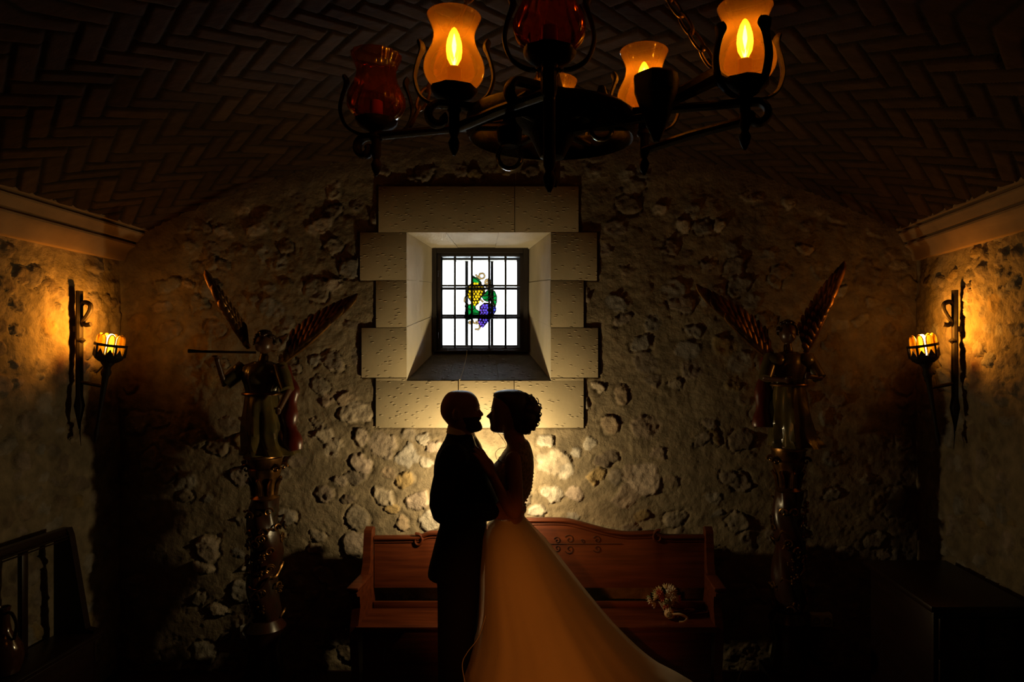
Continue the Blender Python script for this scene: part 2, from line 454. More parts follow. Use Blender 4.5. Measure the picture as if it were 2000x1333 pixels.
# herringbone brick vault
def herring(A, B, unit=0.088, n=3):
    a = (A+B)/math.sqrt(2)/unit; b = (A-B)/math.sqrt(2)/unit
    i = np.floor(a).astype(int); j = np.floor(b).astype(int); fa = a-i; fb = b-j
    k = (i-j) % (2*n)
    hor = k < n
    along = np.where(hor, k+fa, (2*n-1-k)+fb); across = np.where(hor, fb, fa)
    e = np.minimum(np.minimum(along, n-along), np.minimum(across, 1-across))*unit
    bi = np.where(hor, i-k, i); bj = np.where(hor, j, j-(2*n-1-k))
    rnd = _T[(bi*7+bj*13) % 128, (bi*3-bj*5) % 128]; rnd2 = _T[(bi*5+bj*3+40) % 128, (bi*11+bj*7) % 128]
    tilt = (rnd2-.5)*(across-.5)+(rnd-.5)*.5*(along-n/2)/n
    return e, rnd, tilt
th0 = math.asin(VH/VR)
for nm, y0, y1, sy in (('ceiling', 2.25, YB+.03, .0095),):
    L = VR*th0
    A1 = cells(-L, L, .0095); B1 = np.concatenate([np.array([-2.2, -.5, 1.2]), cells(y0, y1, sy)])
    A, B = np.meshgrid(A1, B1, indexing='ij')
    e, rnd, tilt = herring(A+.3, B*1.0)
    e = e+.006*(fbm(A*30, B*30, 2)-.5)
    br = sstep(.003, .011, e)
    hh = -br*(.009+.008*rnd+.02*tilt)+.004*fbm(A*40, B*15, 3)
    hh = hh*sstep(2.2, 2.35, B)
    col = np.array((.062,.032,.016))*(.65+.6*rnd[..., None])*br[..., None]+np.array((.012,.008,.005))*(1-br[..., None])
    th = A/VR; r = VR+hh
    PT3 = np.stack([VC+r*np.sin(th), B, VZ-(VR-VS)+r*np.cos(th)], -1)
    me = relief_mesh(nm, PT3, col, np.ones((len(A1)-1, len(B1)-1), bool), M['brick'])
    o = bpy.data.objects.new(nm, me); COL.objects.link(o); tag(o, kind='structure')

# cornices
prof = [(-.03,2.565),(.035,2.565),(.045,2.59),(.052,2.615),(.075,2.64),(.105,2.655),(.107,2.666),(.084,2.669),(.084,2.680),(.118,2.683),(.13,2.70),(.145,2.718),(.158,2.726),(.160,2.736),(.132,2.739),(.132,2.750),(.178,2.754),(.182,2.772),(.182,2.80),(.16,2.82),(-.03,2.82)]
for nm, xw, sgn, k in (('trim_left', XL, 1, 1.0), ('trim_right', XR, -1, .72)):
    mb = MB(); ys = np.linspace(-2.2, YB, 30)
    G = np.array([[(xw+sgn*p*k, y, z) for p, z in prof] for y in ys])
    for i in range(len(ys)-1):
        a = Vector(G[i][0]); 
    mb.grid(G)
    structure(nm, mb, M['cornice'])
# floor and the unseen end of the room
mb = MB(); mb.box(XL-.1, XR+.1, -2.3, YB+.1, -.1, 0); structure('floor', mb, M['floor'], smooth=False)
mb = MB(); mb.box(XL-.1, XR+.1, -2.3, -2.2, 0, 3.5); structure('wall_front', mb, M['plain_wall'], smooth=False)
# outer skins so that no daylight leaks in
mb = MB(); mb.box(XL-.2, XL-.06, -2.3, YB+.5, -.1, 3.6); mb.box(XR+.06, XR+.2, -2.3, YB+.5, -.1, 3.6)
mb.box(XL-.2, XR+.2, -2.3, YB+.5, 3.45, 3.6); 
structure('wall_outer', mb, M['plain_wall'], smooth=False)

# window surround of dressed blocks
mb = MB(); rs = random.Random(4)
for (x0, x1, y0, y1) in blocks_px():
    a = P(x0+.1, y1-.1, YB); b = P(x1-.1, y0+.1, YB); yo = rs.uniform(0, .0015)
    if y1-y0 < 8: 
        mb.box(a.x, b.x, YB-.012, YB+.04, a.z, b.z, .001); continue
    mb.box(a.x, b.x, YB-.012-yo, YB+.05, a.z, b.z, .0015)
structure('trim_1', mb, M['dressed'])

# splay and window
YG = 4.62
ix0, ix1, iz1, iz0 = P(850,0,YG).x, P(1029,0,YG).x, P(0,489,YG).z, P(0,686,YG).z
def splay(name, c00, c01, c10, c11, cuts, m, parts_off=.0015):
    """c0*: front edge, c1*: back edge; cuts along the edge"""
    mb = MB(); 
    for i in range(len(cuts)-1):
        t0, t1 = cuts[i], cuts[i+1]
        n = (c01-c00).cross(c10-c00).normalized()*(parts_off*(i % 2)*1.6)
        q = []
        for s in np.linspace(0, 1, 8):
            row = [(c00.lerp(c01, t)).lerp(c10.lerp(c11, t), s)+n for t in np.linspace(t0+.001, t1-.001, 8)]
            q.append(row)
        mb.grid(np.array(q))
    return mb
A = Vector((WX0, YB-.012, WZ0)); B = Vector((WX0, YB-.012, WZ1)); Cc = Vector((WX1, YB-.012, WZ0)); D = Vector((WX1, YB-.012, WZ1))
a_ = Vector((ix0, YG+.02, iz0)); b_ = Vector((ix0, YG+.02, iz1)); c_ = Vector((ix1, YG+.02, iz0)); d_ = Vector((ix1, YG+.02, iz1))
sp_mb = MB()
for q in (splay('l', A, B, a_, b_, [0, .36, .68, 1], None), splay('r', Cc, D, c_, d_, [0, .36, .68, 1], None), splay('t', B, D, b_, d_, [0, .27, .64, 1], None)):
    sp_mb.add(q.v, q.f)
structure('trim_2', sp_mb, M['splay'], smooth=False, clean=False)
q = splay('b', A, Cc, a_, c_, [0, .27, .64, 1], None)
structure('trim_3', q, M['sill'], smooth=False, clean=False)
# masonry mass round the opening (keeps daylight out)
mb = MB()
mb.box(XL-.1, WX0-.02, YB+.075, 4.80, -.1, 3.5); mb.box(WX1+.02, XR+.1, YB+.075, 4.80, -.1, 3.5)
mb.box(WX0-.02, WX1+.02, YB+.075, 4.80, -.1, WZ0-.01); mb.box(WX0-.02, WX1+.02, YB+.075, 4.80, WZ1+.01, 3.5)
# outer reveal
ox0, ox1, oz1, oz0 = P(865,0,4.80).x, P(1011,0,4.80).x, P(0,512,4.80).z, P(0,675,4.80).z
for (x0, x1, z0, z1) in ((WX0-.02, ox0, WZ0-.01, WZ1+.01), (ox1, WX1+.02, WZ0-.01, WZ1+.01), (ox0, ox1, WZ0-.01, oz0), (ox0, ox1, oz1, WZ1+.01)):
    mb.box(x0, x1, YG+.09, 4.80, z0, z1)
structure('wall_outer_back', mb, M['splay'], smooth=False)

win = empty('window_1', (ix0, YG, iz0)); win['kind'] = 'structure'
fr = MB(); t = .030
def px_z(y, d=YG): return P(0, y, d).z
def px_x(x, d=YG): return P(x, 0, d).x
gx0, gx1, gz1, gz0 = px_x(862), px_x(1015.5), px_z(502), px_z(680)
for (x0, x1, z0, z1) in ((ix0-.01, gx0, iz0-.01, iz1+.01), (gx1, ix1+.01, iz0-.01, iz1+.01), (gx0, gx1, iz0-.01, gz0), (gx0, gx1, gz1, iz1+.01)):
    fr.box(x0, x1, YG-.02, YG+.05, z0, z1, .003)
for (x0, x1, z0, z1) in ((ix0-.01, px_x(855), iz0-.01, iz1+.01), (px_x(1023), ix1+.01, iz0-.01, iz1+.01), (px_x(855), px_x(1023), iz0-.01, px_z(684)), (px_x(855), px_x(1023), px_z(496), iz1+.01)):
    fr.box(x0, x1, YG-.045, YG-.015, z0, z1, .003)
for z in (px_z(536), px_z(656)): fr.tube([(px_x(857), YG-.035, z-.02), (px_x(857), YG-.035, z+.02)], .006, 8)
obj('window_frame', fr, M['iron_frame'], win)
ld = MB()
for x in (888.7, 921.7, 955.5, 987.4):
    xx = px_x(x); ld.box(xx-.0072, xx+.0072, YG-.004, YG+.004, gz0, gz1)
for y in (558.4, 621.4):
    z = px_z(y); ld.box(gx0, gx1, YG-.0045, YG+.0045, z-.0065, z+.0065)
obj('lead_came', ld, M['lead'], win, smooth=False)
pn = MB(); pn.box(gx0, gx1, YG-.001, YG+.001, gz0, gz1); obj('glass_pane', pn, glass('clear_glass', (.93,.96,.97)), win, smooth=False)
gr = MB(); YO = 4.775
for (x, xb) in ((911.5, 916.5), (961, 962)):
    gr.box(P(x,0,YO).x-.010, P(x,0,YO).x+.010, YO-.010, YO+.010, oz0-.05, oz1+.05)
for y in (564, 617): gr.box(ox0-.05, ox1+.05, YO-.009, YO+.009, P(0,y,YO).z-.009, P(0,y,YO).z+.009)
tag(obj('iron_grille', gr, M['iron'], None, smooth=False), 'iron bar grille set in the outer wall behind the leaded window panes', 'grille')

# stained glass grapes, rastered into pieces of flat coloured glass
def inpoly(X, Y, poly):
    r = np.zeros(X.shape, bool); n = len(poly)
    for i in range(n):
        x0, y0 = poly[i]; x1, y1 = poly[(i+1) % n]
        if y0 == y1: continue
        c = ((y0 > Y) != (y1 > Y)) & (X < (x1-x0)*(Y-y0)/(y1-y0)+x0)
        r ^= c
    return r
def dseg(X, Y, pl):
    d = np.full(X.shape, 1e9)
    for (x0, y0), (x1, y1) in zip(pl[:-1], pl[1:]):
        L = (x1-x0)**2+(y1-y0)**2+1e-9; t_ = np.clip(((X-x0)*(x1-x0)+(Y-y0)*(y1-y0))/L, 0, 1)
        d = np.minimum(d, np.hypot(X-x0-t_*(x1-x0), Y-y0-t_*(y1-y0)))
    return d
gs = 2.6
gx = np.arange(380, 810, gs); gy = np.arange(300, 1015, gs); GX, GY = np.meshgrid(gx, gy, indexing='ij')
yel = [(450,475),(500,440),(560,440),(610,455),(650,510),(650,555),(600,620),(575,685),(540,718),(500,690),(460,630),(435,545)]
pur = [(590,720),(640,680),(700,680),(780,735),(778,780),(730,850),(680,910),(625,972),(590,955),(565,890),(585,800)]
tlf = [(495,352),(540,375),(585,405),(615,447),(560,447),(520,440),(487,432)]
rlf = [(715,515),(765,540),(790,600),(790,660),(772,730),(745,690),(715,655),(680,665),(640,650),(605,600),(650,570),(670,535)]
llf = [(490,690),(530,705),(545,755),(585,780),(580,830),(555,860),(500,865),(450,882),(410,860),(415,800),(420,740),(412,710),(450,705)]
def loop(cx, cy, r, a0, a1, n=14, k=1.0): return [(cx+r*(k**i)*math.cos(math.radians(a0+(a1-a0)*i/n)), cy+r*(k**i)*math.sin(math.radians(a0+(a1-a0)*i/n))) for i in range(n+1)]
tends = [[(545,350),(575,385),(600,395)]+loop(613,360,32,110,-230), loop(685,435,34,150,360)+[(700,470)], loop(672,437,17,200,520),
         [(640,470),(690,490),(745,490)], [(440,590),(412,620),(410,660),(445,700)], [(600,640),(625,665)],
         [(500,880),(515,915),(560,925),(570,905),(550,898)], loop(475,912,12,0,330), [(585,940),(590,970),(570,995),(540,990)]]
def hexes(poly, sx, r):
    out = []; rr = random.Random(5)
    for j in range(40):
        for i in range(40):
            x = 400+i*sx+(j % 2)*sx/2; y = 420+j*sx*.87
            if bool(inpoly(np.array([x]), np.array([y]), poly)[0]): out.append((x+rr.uniform(-3,3), y+rr.uniform(-3,3), r*rr.uniform(.8,1.1)))
    return out
cls = np.zeros(GX.shape, int); shade = np.ones(GX.shape)
allsh = inpoly(GX, GY, yel) | inpoly(GX, GY, pur) | inpoly(GX, GY, tlf) | inpoly(GX, GY, rlf) | inpoly(GX, GY, llf)
dt = np.full(GX.shape, 1e9)
for tl in tends: dt = np.minimum(dt, dseg(GX, GY, tl))
# dilation of the shapes by 6 units
dil = allsh.copy()
for _ in range(2):
    p = np.pad(dil, 1); dil = p[1:-1,1:-1] | p[:-2,1:-1] | p[2:,1:-1] | p[1:-1,:-2] | p[1:-1,2:]
cls[dil | (dt < 13)] = 1
cls[(dt < 7.5) & ~allsh] = 5
for pl, cc, veins in ((tlf, 2, [[(500,365),(600,440)]]), (rlf, 2, [[(730,520),(720,600),(770,710)],[(615,600),(680,590),(720,600)],[(640,645),(700,625),(720,600)],[(720,600),(780,600)],[(735,640),(785,650)]]),
                      (llf, 2, [[(500,700),(490,780),(500,860)],[(420,740),(490,760)],[(570,800),(490,800)],[(425,860),(490,800)],[(535,740),(490,770)]])):
    p = inpoly(GX, GY, pl); dv = np.full(GX.shape, 1e9)
    for vn in veins: dv = np.minimum(dv, dseg(GX, GY, vn))
    e = np.full(GX.shape, 1e9); e = dseg(GX, GY, pl+[pl[0]])
    cls[p] = 1; g = p & (dv > 5.5) & (e > 6); cls[g] = 2
    shade[g] = (.25+.9*fbm(GX[g]/45, GY[g]/45, 2))
for pl, cc, sx, r in ((yel, 3, 36, 16.5), (pur, 4, 33, 15.5)):
    p = inpoly(GX, GY, pl); cls[p] = 1
    for (x, y, rad) in hexes(pl, sx, r*.86):
        d = np.hypot(GX-x, (GY-y)*.9); g = d < rad; cls[g & (cls == 1)] = cc
        shade[g] = .45+.75*(1-(np.hypot(GX[g]-x-2, GY[g]-y+3)/rad)**2*.7)*random.Random(int(x*y)).uniform(.7,1.2)
def glass_attr(name):
    m, t_, out = nt(name); at = t_.nodes.new('ShaderNodeAttribute'); at.attribute_name = 'Col'
    tr = t_.nodes.new('ShaderNodeBsdfTransparent'); t_.links.new(at.outputs['Color'], tr.inputs[0])
    gl = t_.nodes.new('ShaderNodeBsdfGlossy'); gl.inputs['Roughness'].default_value = .1
    mx = t_.nodes.new('ShaderNodeMixShader'); mx.inputs[0].default_value = .03
    t_.links.new(tr.outputs[0], mx.inputs[1]); t_.links.new(gl.outputs[0], mx.inputs[2]); t_.links.new(mx.outputs[0], out.inputs[0]); return m
GA = glass_attr('stained_glass')
PXg = 840+gx/6.06; PYg = 480+gy/6.06
med = None
for ci, nm, base in ((1, 'grape_medallion', None), (2, 'green_leaf_glass', (.0012,.062,.008)), (3, 'yellow_grape_glass', (.19,.105,.0015)), (4, 'purple_grape_glass', (.020,.012,.105)), (5, 'tendril_glass', (.075,.045,.016))):
    sel = cls == ci
    PT4 = np.zeros((len(gx)+1, len(gy)+1, 3)); C4 = np.zeros_like(PT4)
    ex = np.append(gx-gs/2, gx[-1]+gs/2); ey = np.append(gy-gs/2, gy[-1]+gs/2)
    EX, EY = np.meshgrid(840+ex/6.06, 480+ey/6.06, indexing='ij')
    YM = YG-.012
    PT4[..., 0] = (EX-CX)*YM/F; PT4[..., 1] = YM; PT4[..., 2] = HC-(EY-CY)*YM/F
    if base is not None:
        sh = np.pad(shade, ((0,1),(0,1)), mode='edge')
        C4[:] = np.array(base)*sh[..., None]
        if ci == 4: C4[..., 0] *= np.clip(1.6-(EX-937)/26, .3, 2.2)
    me = relief_mesh(nm, PT4, C4, sel, M['lead'] if ci == 1 else GA)
    if ci == 1:
        bm = bmesh.new(); bm.from_mesh(me); r = bmesh.ops.extrude_face_region(bm, geom=bm.faces[:])
        for v_ in [g for g in r['geom'] if isinstance(g, bmesh.types.BMVert)]: v_.co.y -= .004
        bm.to_mesh(me); bm.free()
        me.transform(Matrix.Translation(-wloc(win)))
        med = bpy.data.objects.new(nm, me); COL.objects.link(med); med.parent = win
    else:
        me.transform(Matrix.Translation(-wloc(win)))
        o = bpy.data.objects.new(nm, me); COL.objects.link(o); o.parent = med
# wire running down from the window
w = MB(); pts = [(912,684,YG-.05),(911,696,4.55),(905,722,4.38),(899,741,4.265),(897,746,4.245),(897,800,4.245),(896,900,4.24)]
w.tube(curve([P(*p) for p in pts], 6), .0028, 6)
tag(obj('wire', w, principled('cable', (.45,.36,.22), .5), None), 'thin pale wire running from the window down across the sill and wall', 'wire')
# ------------------------------------------------------------------ bench behind the couple
M['pine'] = principled('stained_pine', (.10,.021,.005), 0.42, spec=0.35, color2=(.042,.008,.002), nscale=5, bump=0.15, bscale=30, stretch=(.6,5,9))
M['dark_wood'] = principled('dark_oak', (.020,.007,.0035), 0.35, spec=0.4, color2=(.010,.004,.002), nscale=5, bump=0.2, bscale=30, stretch=(5,.6,9))
M['carve'] = principled('carved_groove', (.03,.010,.004), 0.7, spec=0.2)
BX0, BX1, BY0, BY1 = -1.215, .862, 3.80, 4.13
bench = empty('wooden_bench', ((BX0+BX1)/2, 3.98, 0), 'long red-brown pine bench with a scrolled backrest, against the wall behind the couple', 'bench')
top = [(-1.215,1045),(-1.17,1046),(-.92,1045),(-.885,1043),(-.84,1037),(-.75,1036),(-.55,1030),(-.35,1016),(-.216,1011),(-.02,1012),(.08,1019),(.18,1028),(.26,1034),(.36,1038),(.46,1037),(.52,1036),(.58,1043),(.70,1044),(.862,1044)]
def backz(x):
    return HC-(interp([(a, b) for a, b in top], x)[0]-CY)*BY1/F
bk = MB(); xs = np.linspace(BX0+.05, BX1-.04, 120); y0, y1 = 4.10, 4.135
zb = .575
for i in range(len(xs)-1):
    a, b = xs[i], xs[i+1]; za, zc = backz(a), backz(b)
    bk.add([(a,y0,zb),(b,y0,zb),(b,y0,zc-.012),(a,y0,za-.012),(a,y1,zb),(b,y1,zb),(b,y1,zc),(a,y1,za),(a,y0+.008,za),(b,y0+.008,zc)],
           [(0,1,2,3),(3,2,9,8),(8,9,6,7),(4,7,6,5),(0,4,5,1)])
bko = obj('backrest', bk, M['pine'], bench)
mo = MB(); mo.tube([(x, 4.098, backz(x)-.012) for x in xs], .011, 8); mo.tube([(x, 4.098, backz(x)-.035) for x in xs], .004, 6)
for cx_, s in ((-.905, 1), (.54, -1)):
    zc_ = backz(cx_)-.028
    sc = [(cx_+s*(.004*t)*math.cos(t)*1.1-.0*s, 4.094, zc_+.0052*t*math.sin(t)) for t in np.linspace(1.0, 8.2, 46)]
    mo.tube(sc, lerp_r(.004, .010, 46), 8)
obj('backrest_moulding', mo, M['pine'], bko)
cv = MB()
def pxb(x, y): p = P(x, y, 4.097); return (p.x, p.y, p.z)
cv.tube([pxb(1040,1063), pxb(1215,1063)], .0022, 6)
for (x, y, s, r) in ((1088,1056,1,7),(1088,1071,-1,7),(1112,1054,1,9.5),(1112,1073,-1,9.5),(1138,1058,1,4),(1166,1055,1,8),(1166,1072,-1,8),(1060,1055,1,8),(1060,1072,-1,8),
                     (1036,1056,1,7),(1010,1056,1,9),(958,1056,1,8)):
    cv.tube([pxb(x+r*(t/9.)*math.cos(t), y-s*r*(t/9.)*math.sin(t)) for t in np.linspace(1.5, 9, 26)], .0022, 6)
obj('carved_scrolls', cv, M['carve'], bko)
se = MB(); se.box(BX0+.03, BX1-.03, BY0-.01, 4.09, .425, .46, .008); obj('seat', se, M['pine'], bench)
ap = MB(); ap.box(BX0+.06, BX1-.06, BY0+.03, BY0+.055, .02, .425, .004); ap.box(BX0+.05, BX1-.05, 4.075, 4.095, .44, .50, .004); obj('apron', ap, M['pine'], bench)
for xx in (BX0, BX1-.045):
    en = MB()
    outline = [(4.135,0),(4.135,.93),(4.10,.945),(4.06,.93),(4.045,.86),(4.03,.74),(3.99,.68),(3.88,.665),(3.80,.665),(3.775,.65),(3.785,.63),(3.83,.615),(3.84,.55),(3.80,.46),(3.79,.36),(3.82,.20),(3.80,.06),(3.78,0)]
    n = len(outline); en.add([(xx, y, z) for y, z in outline]+[(xx+.045, y, z) for y, z in outline], [tuple(range(n)), tuple(range(2*n-1, n-1, -1))]+[(i, (i+1) % n, n+(i+1) % n, n+i) for i in range(n)])
    eo = obj('end_panel', en, M['pine'], bench)
    ar = MB(); ar.box(xx-.012, xx+.057, 3.765, 4.04, .66, .685, .01); obj('armrest', ar, M['pine'], eo)

# bouquet on the seat
bq = empty('bouquet', P(1305, 1190, 3.9), 'small bouquet of dried flowers with twine-bound stems, lying on the bench seat', 'bouquet')
bq.location.z = .46
rr = random.Random(3); c = Vector((bq.location.x-.015, 3.97, .555))
cols = [(.55,.45,.33),(.45,.10,.06),(.50,.40,.20),(.20,.22,.10),(.55,.48,.42)]
petals = [principled('petal', tuple(c_*.7 for c_ in q_), .8) for q_ in cols]
for i in range(38):
    d = Vector((rr.uniform(-1,1), rr.uniform(-1,.8), rr.uniform(-.7,1))).normalized()
    d = d*rr.random()**.4; p = c+Vector((d.x*.085, d.y*.06, d.z*.078))
    mb = MB(); R = d.to_track_quat('Z', 'Y').to_matrix().to_4x4()
    for ring, (n, rad, tip, op) in enumerate(((5,.006,.016,.3),(7,.010,.022,.8))):
        for k in range(n):
            a = 2*math.pi*k/n+ring
            base = Vector((0,0,0)); mid = Vector((rad*math.cos(a), rad*math.sin(a), .012)); end = Vector((tip*op*math.cos(a)*1.2, tip*op*math.sin(a)*1.2, .024))
            mb.tube([p+R.to_3x3() @ v for v in (base, mid, end)], [.002, .006, .001], 5)
    obj('flower', mb, petals[i % 5], bq)
mb = MB()
for i in range(14):
    a = i*.9; r = .012*math.sqrt(i/14)+.002
    s_ = Vector((bq.location.x+.005+r*math.cos(a), 3.86, .495+r*math.sin(a)*1.1)); e = c+Vector((rr.uniform(-.04,.04), 0, rr.uniform(-.04,.04)))
    mb.tube([s_, s_.lerp(e, .5), e], .0022, 6)
obj('stems', mb, principled('stem', (.22,.17,.09), .8), bq)
mb = MB(); 
for k in range(8): mb.tube([(bq.location.x+.005+(.019+.001*k)*math.cos(t), 3.875+.004*k, .495+(.019+.001*k)*math.sin(t)) for t in np.linspace(0, 6.28, 20)[:-1]], .0024, 6, closed=True)
mb.tube(curve([(bq.location.x+.02, 3.87, .50), (bq.location.x+.06, 3.86, .505), (bq.location.x+.10, 3.86, .485), (bq.location.x+.085, 3.85, .467), (bq.location.x+.055, 3.85, .464)], 6), .007, 6, flat=((0,1,0), .3))
obj('twine', mb, principled('twine', (.45,.33,.20), .8), bq)

# ------------------------------------------------------------------ wall torches
M['amber_tube'] = glass('amber_tube_glass', (1.0,.66,.16), .38, (1,.60,.07), .1, rim=.35)
M['torch_bulb'] = emission('torch_bulb_glow', (1.0,.66,.22), 22.0)
def torch(xw, s, y0, z0, label, lx):
    """s = +1 when the wall is on the left and the torch reaches to +x; z0 = bulb height"""
    t = empty('wall_torch', (xw, y0, z0-.15), label, 'wall lamp', 'torch lamps on the side walls')
    def q(n, y, z): return Vector((xw+s*n, y0+y, z0+z))
    br = MB()
    br.tube([q(.030,0,.28), q(.030,0,-.18), q(.030,0,-.34)], [.016,.017,.016], 8, flat=((0,1,0),1.3))
    br.tube([q(.030,0,-.30), q(.030,0,-.37), q(.028,0,-.50)], [.016,.027,.003], 8)
    br.tube([q(.030,.01,-.44), q(.024,.012,-.52), q(.028,.015,-.60)], [.004,.0035,.001], 6)
    br.tube([q(.034,0,.02), q(.040,0,.0), q(.034,0,-.02)], [.008,.024,.008], 10)
    br.box(min(q(0,0,0).x, q(.03,0,0).x)-.02*0, max(q(-.02,0,0).x, q(.03,0,0).x), y0-.012, y0+.012, z0+.05, z0+.08)
    b = obj('wall_bracket', br, M['iron'], t)
    cu = MB(); cu.tube(curve([q(.03,0,.19), q(.055,0,.215), q(.088,0,.205), q(.092,0,.175), q(.070,0,.135), q(.048,0,.105), q(.065,0,.088), q(.095,0,.092)], 7), .013, 8, flat=((0,1,0),1.0))
    obj('scroll_hook', cu, M['iron'], b)
    ar = MB(); ar.tube([q(.03,0,-.235), q(.178,0,-.262)], .013, 8, flat=((0,0,1), .8)); obj('arm', ar, M['iron'], t)
    # torch, leaning away from the wall
    C0 = q(.192, 0, -.11)                       # foot of the basket
    ax = (q(.20,0,0)-q(.108,0,-.58)).normalized(); R = ax.to_track_quat('Z','Y').to_matrix().to_4x4(); Mx = Matrix.Translation(C0) @ R
    hd = MB(); hd.lathe([(.004,-.475),(.013,-.42),(.009,-.375),(.010,-.30),(.014,-.17),(.017,-.10),(.024,-.085),(.027,-.07),(.019,-.05),(.022,-.035),(.034,-.02),(.034,0)], n=14, M=Mx)
    ho = obj('torch_handle', hd, M['iron'], t)
    bs = MB()
    prof = [(.020,-.02),(.045,-.012),(.066,.004),(.074,.020)]
    bs.lathe(prof, n=28, M=Mx, cap=False); bs.lathe([(.074,.020),(.0775,.020),(.0775,.030),(.074,.030)], n=28, M=Mx, cap=False)
    bs.lathe([(.0745,.078),(.079,.078),(.079,.093),(.0745,.093),(.0745,.078)], n=28, M=Mx, cap=False)
    for k in range(10):
        a0 = 2*math.pi*k/10
        tri = []
        for r in (.0745, .078):
            for (da, z) in ((-.28,.028),(.28,.028),(0,.066)): tri.append(Mx @ Vector((r*math.cos(a0+da), r*math.sin(a0+da), z)))
        bs.add(tri, [(0,1,2),(3,5,4),(0,3,4,1),(1,4,5,2),(2,5,3,0)])
    for k in range(5):
        a = 2*math.pi*k/5+.35
        pts = [Mx @ Vector((r*math.cos(a), r*math.sin(a), z)) for r, z in ((.076,.02),(.078,.09))]; bs.tube(pts, .006, 6)
    obj('basket', bs, M['iron'], t)
    for k in range(7):
        a = 2*math.pi*k/7+.2
        g = MB(); cc = Mx @ Matrix.Translation(Vector((.052*math.cos(a), .052*math.sin(a), 0)))
        g.lathe([(.018,.022),(.0195,.05),(.0195,.105),(.018,.125),(.013,.139),(.006,.146),(.0008,.148)], n=14, M=cc, cap=False)
        obj('glass_tube', g, M['amber_tube'], t)
    bu = MB(); bu.lathe([(.001,.03),(.012,.03),(.014,.04),(.0175,.07),(.0175,.135),(.010,.146),(.001,.148)], n=14, M=Mx)
    obj('light_bulb', bu, M['torch_bulb'], t)
    top_ = Mx @ Vector((0,0,.158))
    l = lamp('torch_light', 'POINT', top_, 1.1, (1.0,.33,.03), .02)
    l.parent = t; l.location = top_-t.location
    l2 = lamp('torch_wall_fill', 'SPOT', top_, 24.0, (1.0,.36,.03), .02, spot_size=math.radians(150), spot_blend=.9)  # extra spot added above the torch head to brighten its wall
    l2.rotation_euler = Vector((-s, -.12, .05)).to_track_quat('-Z', 'Y').to_euler(); l2.parent = t; l2.location = (Mx @ Vector((0,0,.19)))-t.location
    return t
torch(XL+.015, 1, 3.86, 2.055, 'iron torch lamp with amber glass tubes, on the left stone wall', 0)
torch(XR-.015, -1, 3.77, 2.05, 'iron torch lamp with amber glass tubes, on the right stone wall', 1)

# ------------------------------------------------------------------ chandelier
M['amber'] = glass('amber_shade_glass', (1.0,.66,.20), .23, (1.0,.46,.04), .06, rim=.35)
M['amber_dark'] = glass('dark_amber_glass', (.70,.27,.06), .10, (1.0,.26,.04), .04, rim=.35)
M['envelope'] = glass('bulb_envelope', (1.0,.80,.35), .65, (1.0,.72,.10), .05, rim=.2)
M['filament'] = emission('glowing_filament', (1.0,.88,.65), 70.0)
M['candle'] = principled('candle_sleeve', (.75,.42,.16), .6)
M['clear_ball'] = glass('clear_ball_glass', (.8,.8,.75), .03, (1,.9,.7), .04)
ch = empty('chandelier', (-.04, 1.68, 3.3), 'black wrought-iron chandelier with amber glass hurricane shades, hanging above the couple', 'chandelier')
lamps_ = [  # px, py of the glass foot, distance, lit, post length, ribbed
    (887, 175, 1.60, True, .12, False, 0), (735, 236, 1.79, False, .11, True, .3), (1258, 230, 1.78, True, .115, False, .2),
    (1455, 161, 1.56, True, .12, False, 1.0), (1085, 275, 1.965, True, .10, False, .5), (1073, 101, 1.405, False, .255, True, 0)]
shade_prof = [(.022,0),(.040,.004),(.056,.014),(.067,.030),(.0708,.048),(.068,.066),(.060,.084),(.0525,.100),(.0485,.115),(.0475,.128),(.0505,.142),(.056,.156),(.0605,.166),(.062,.171)]
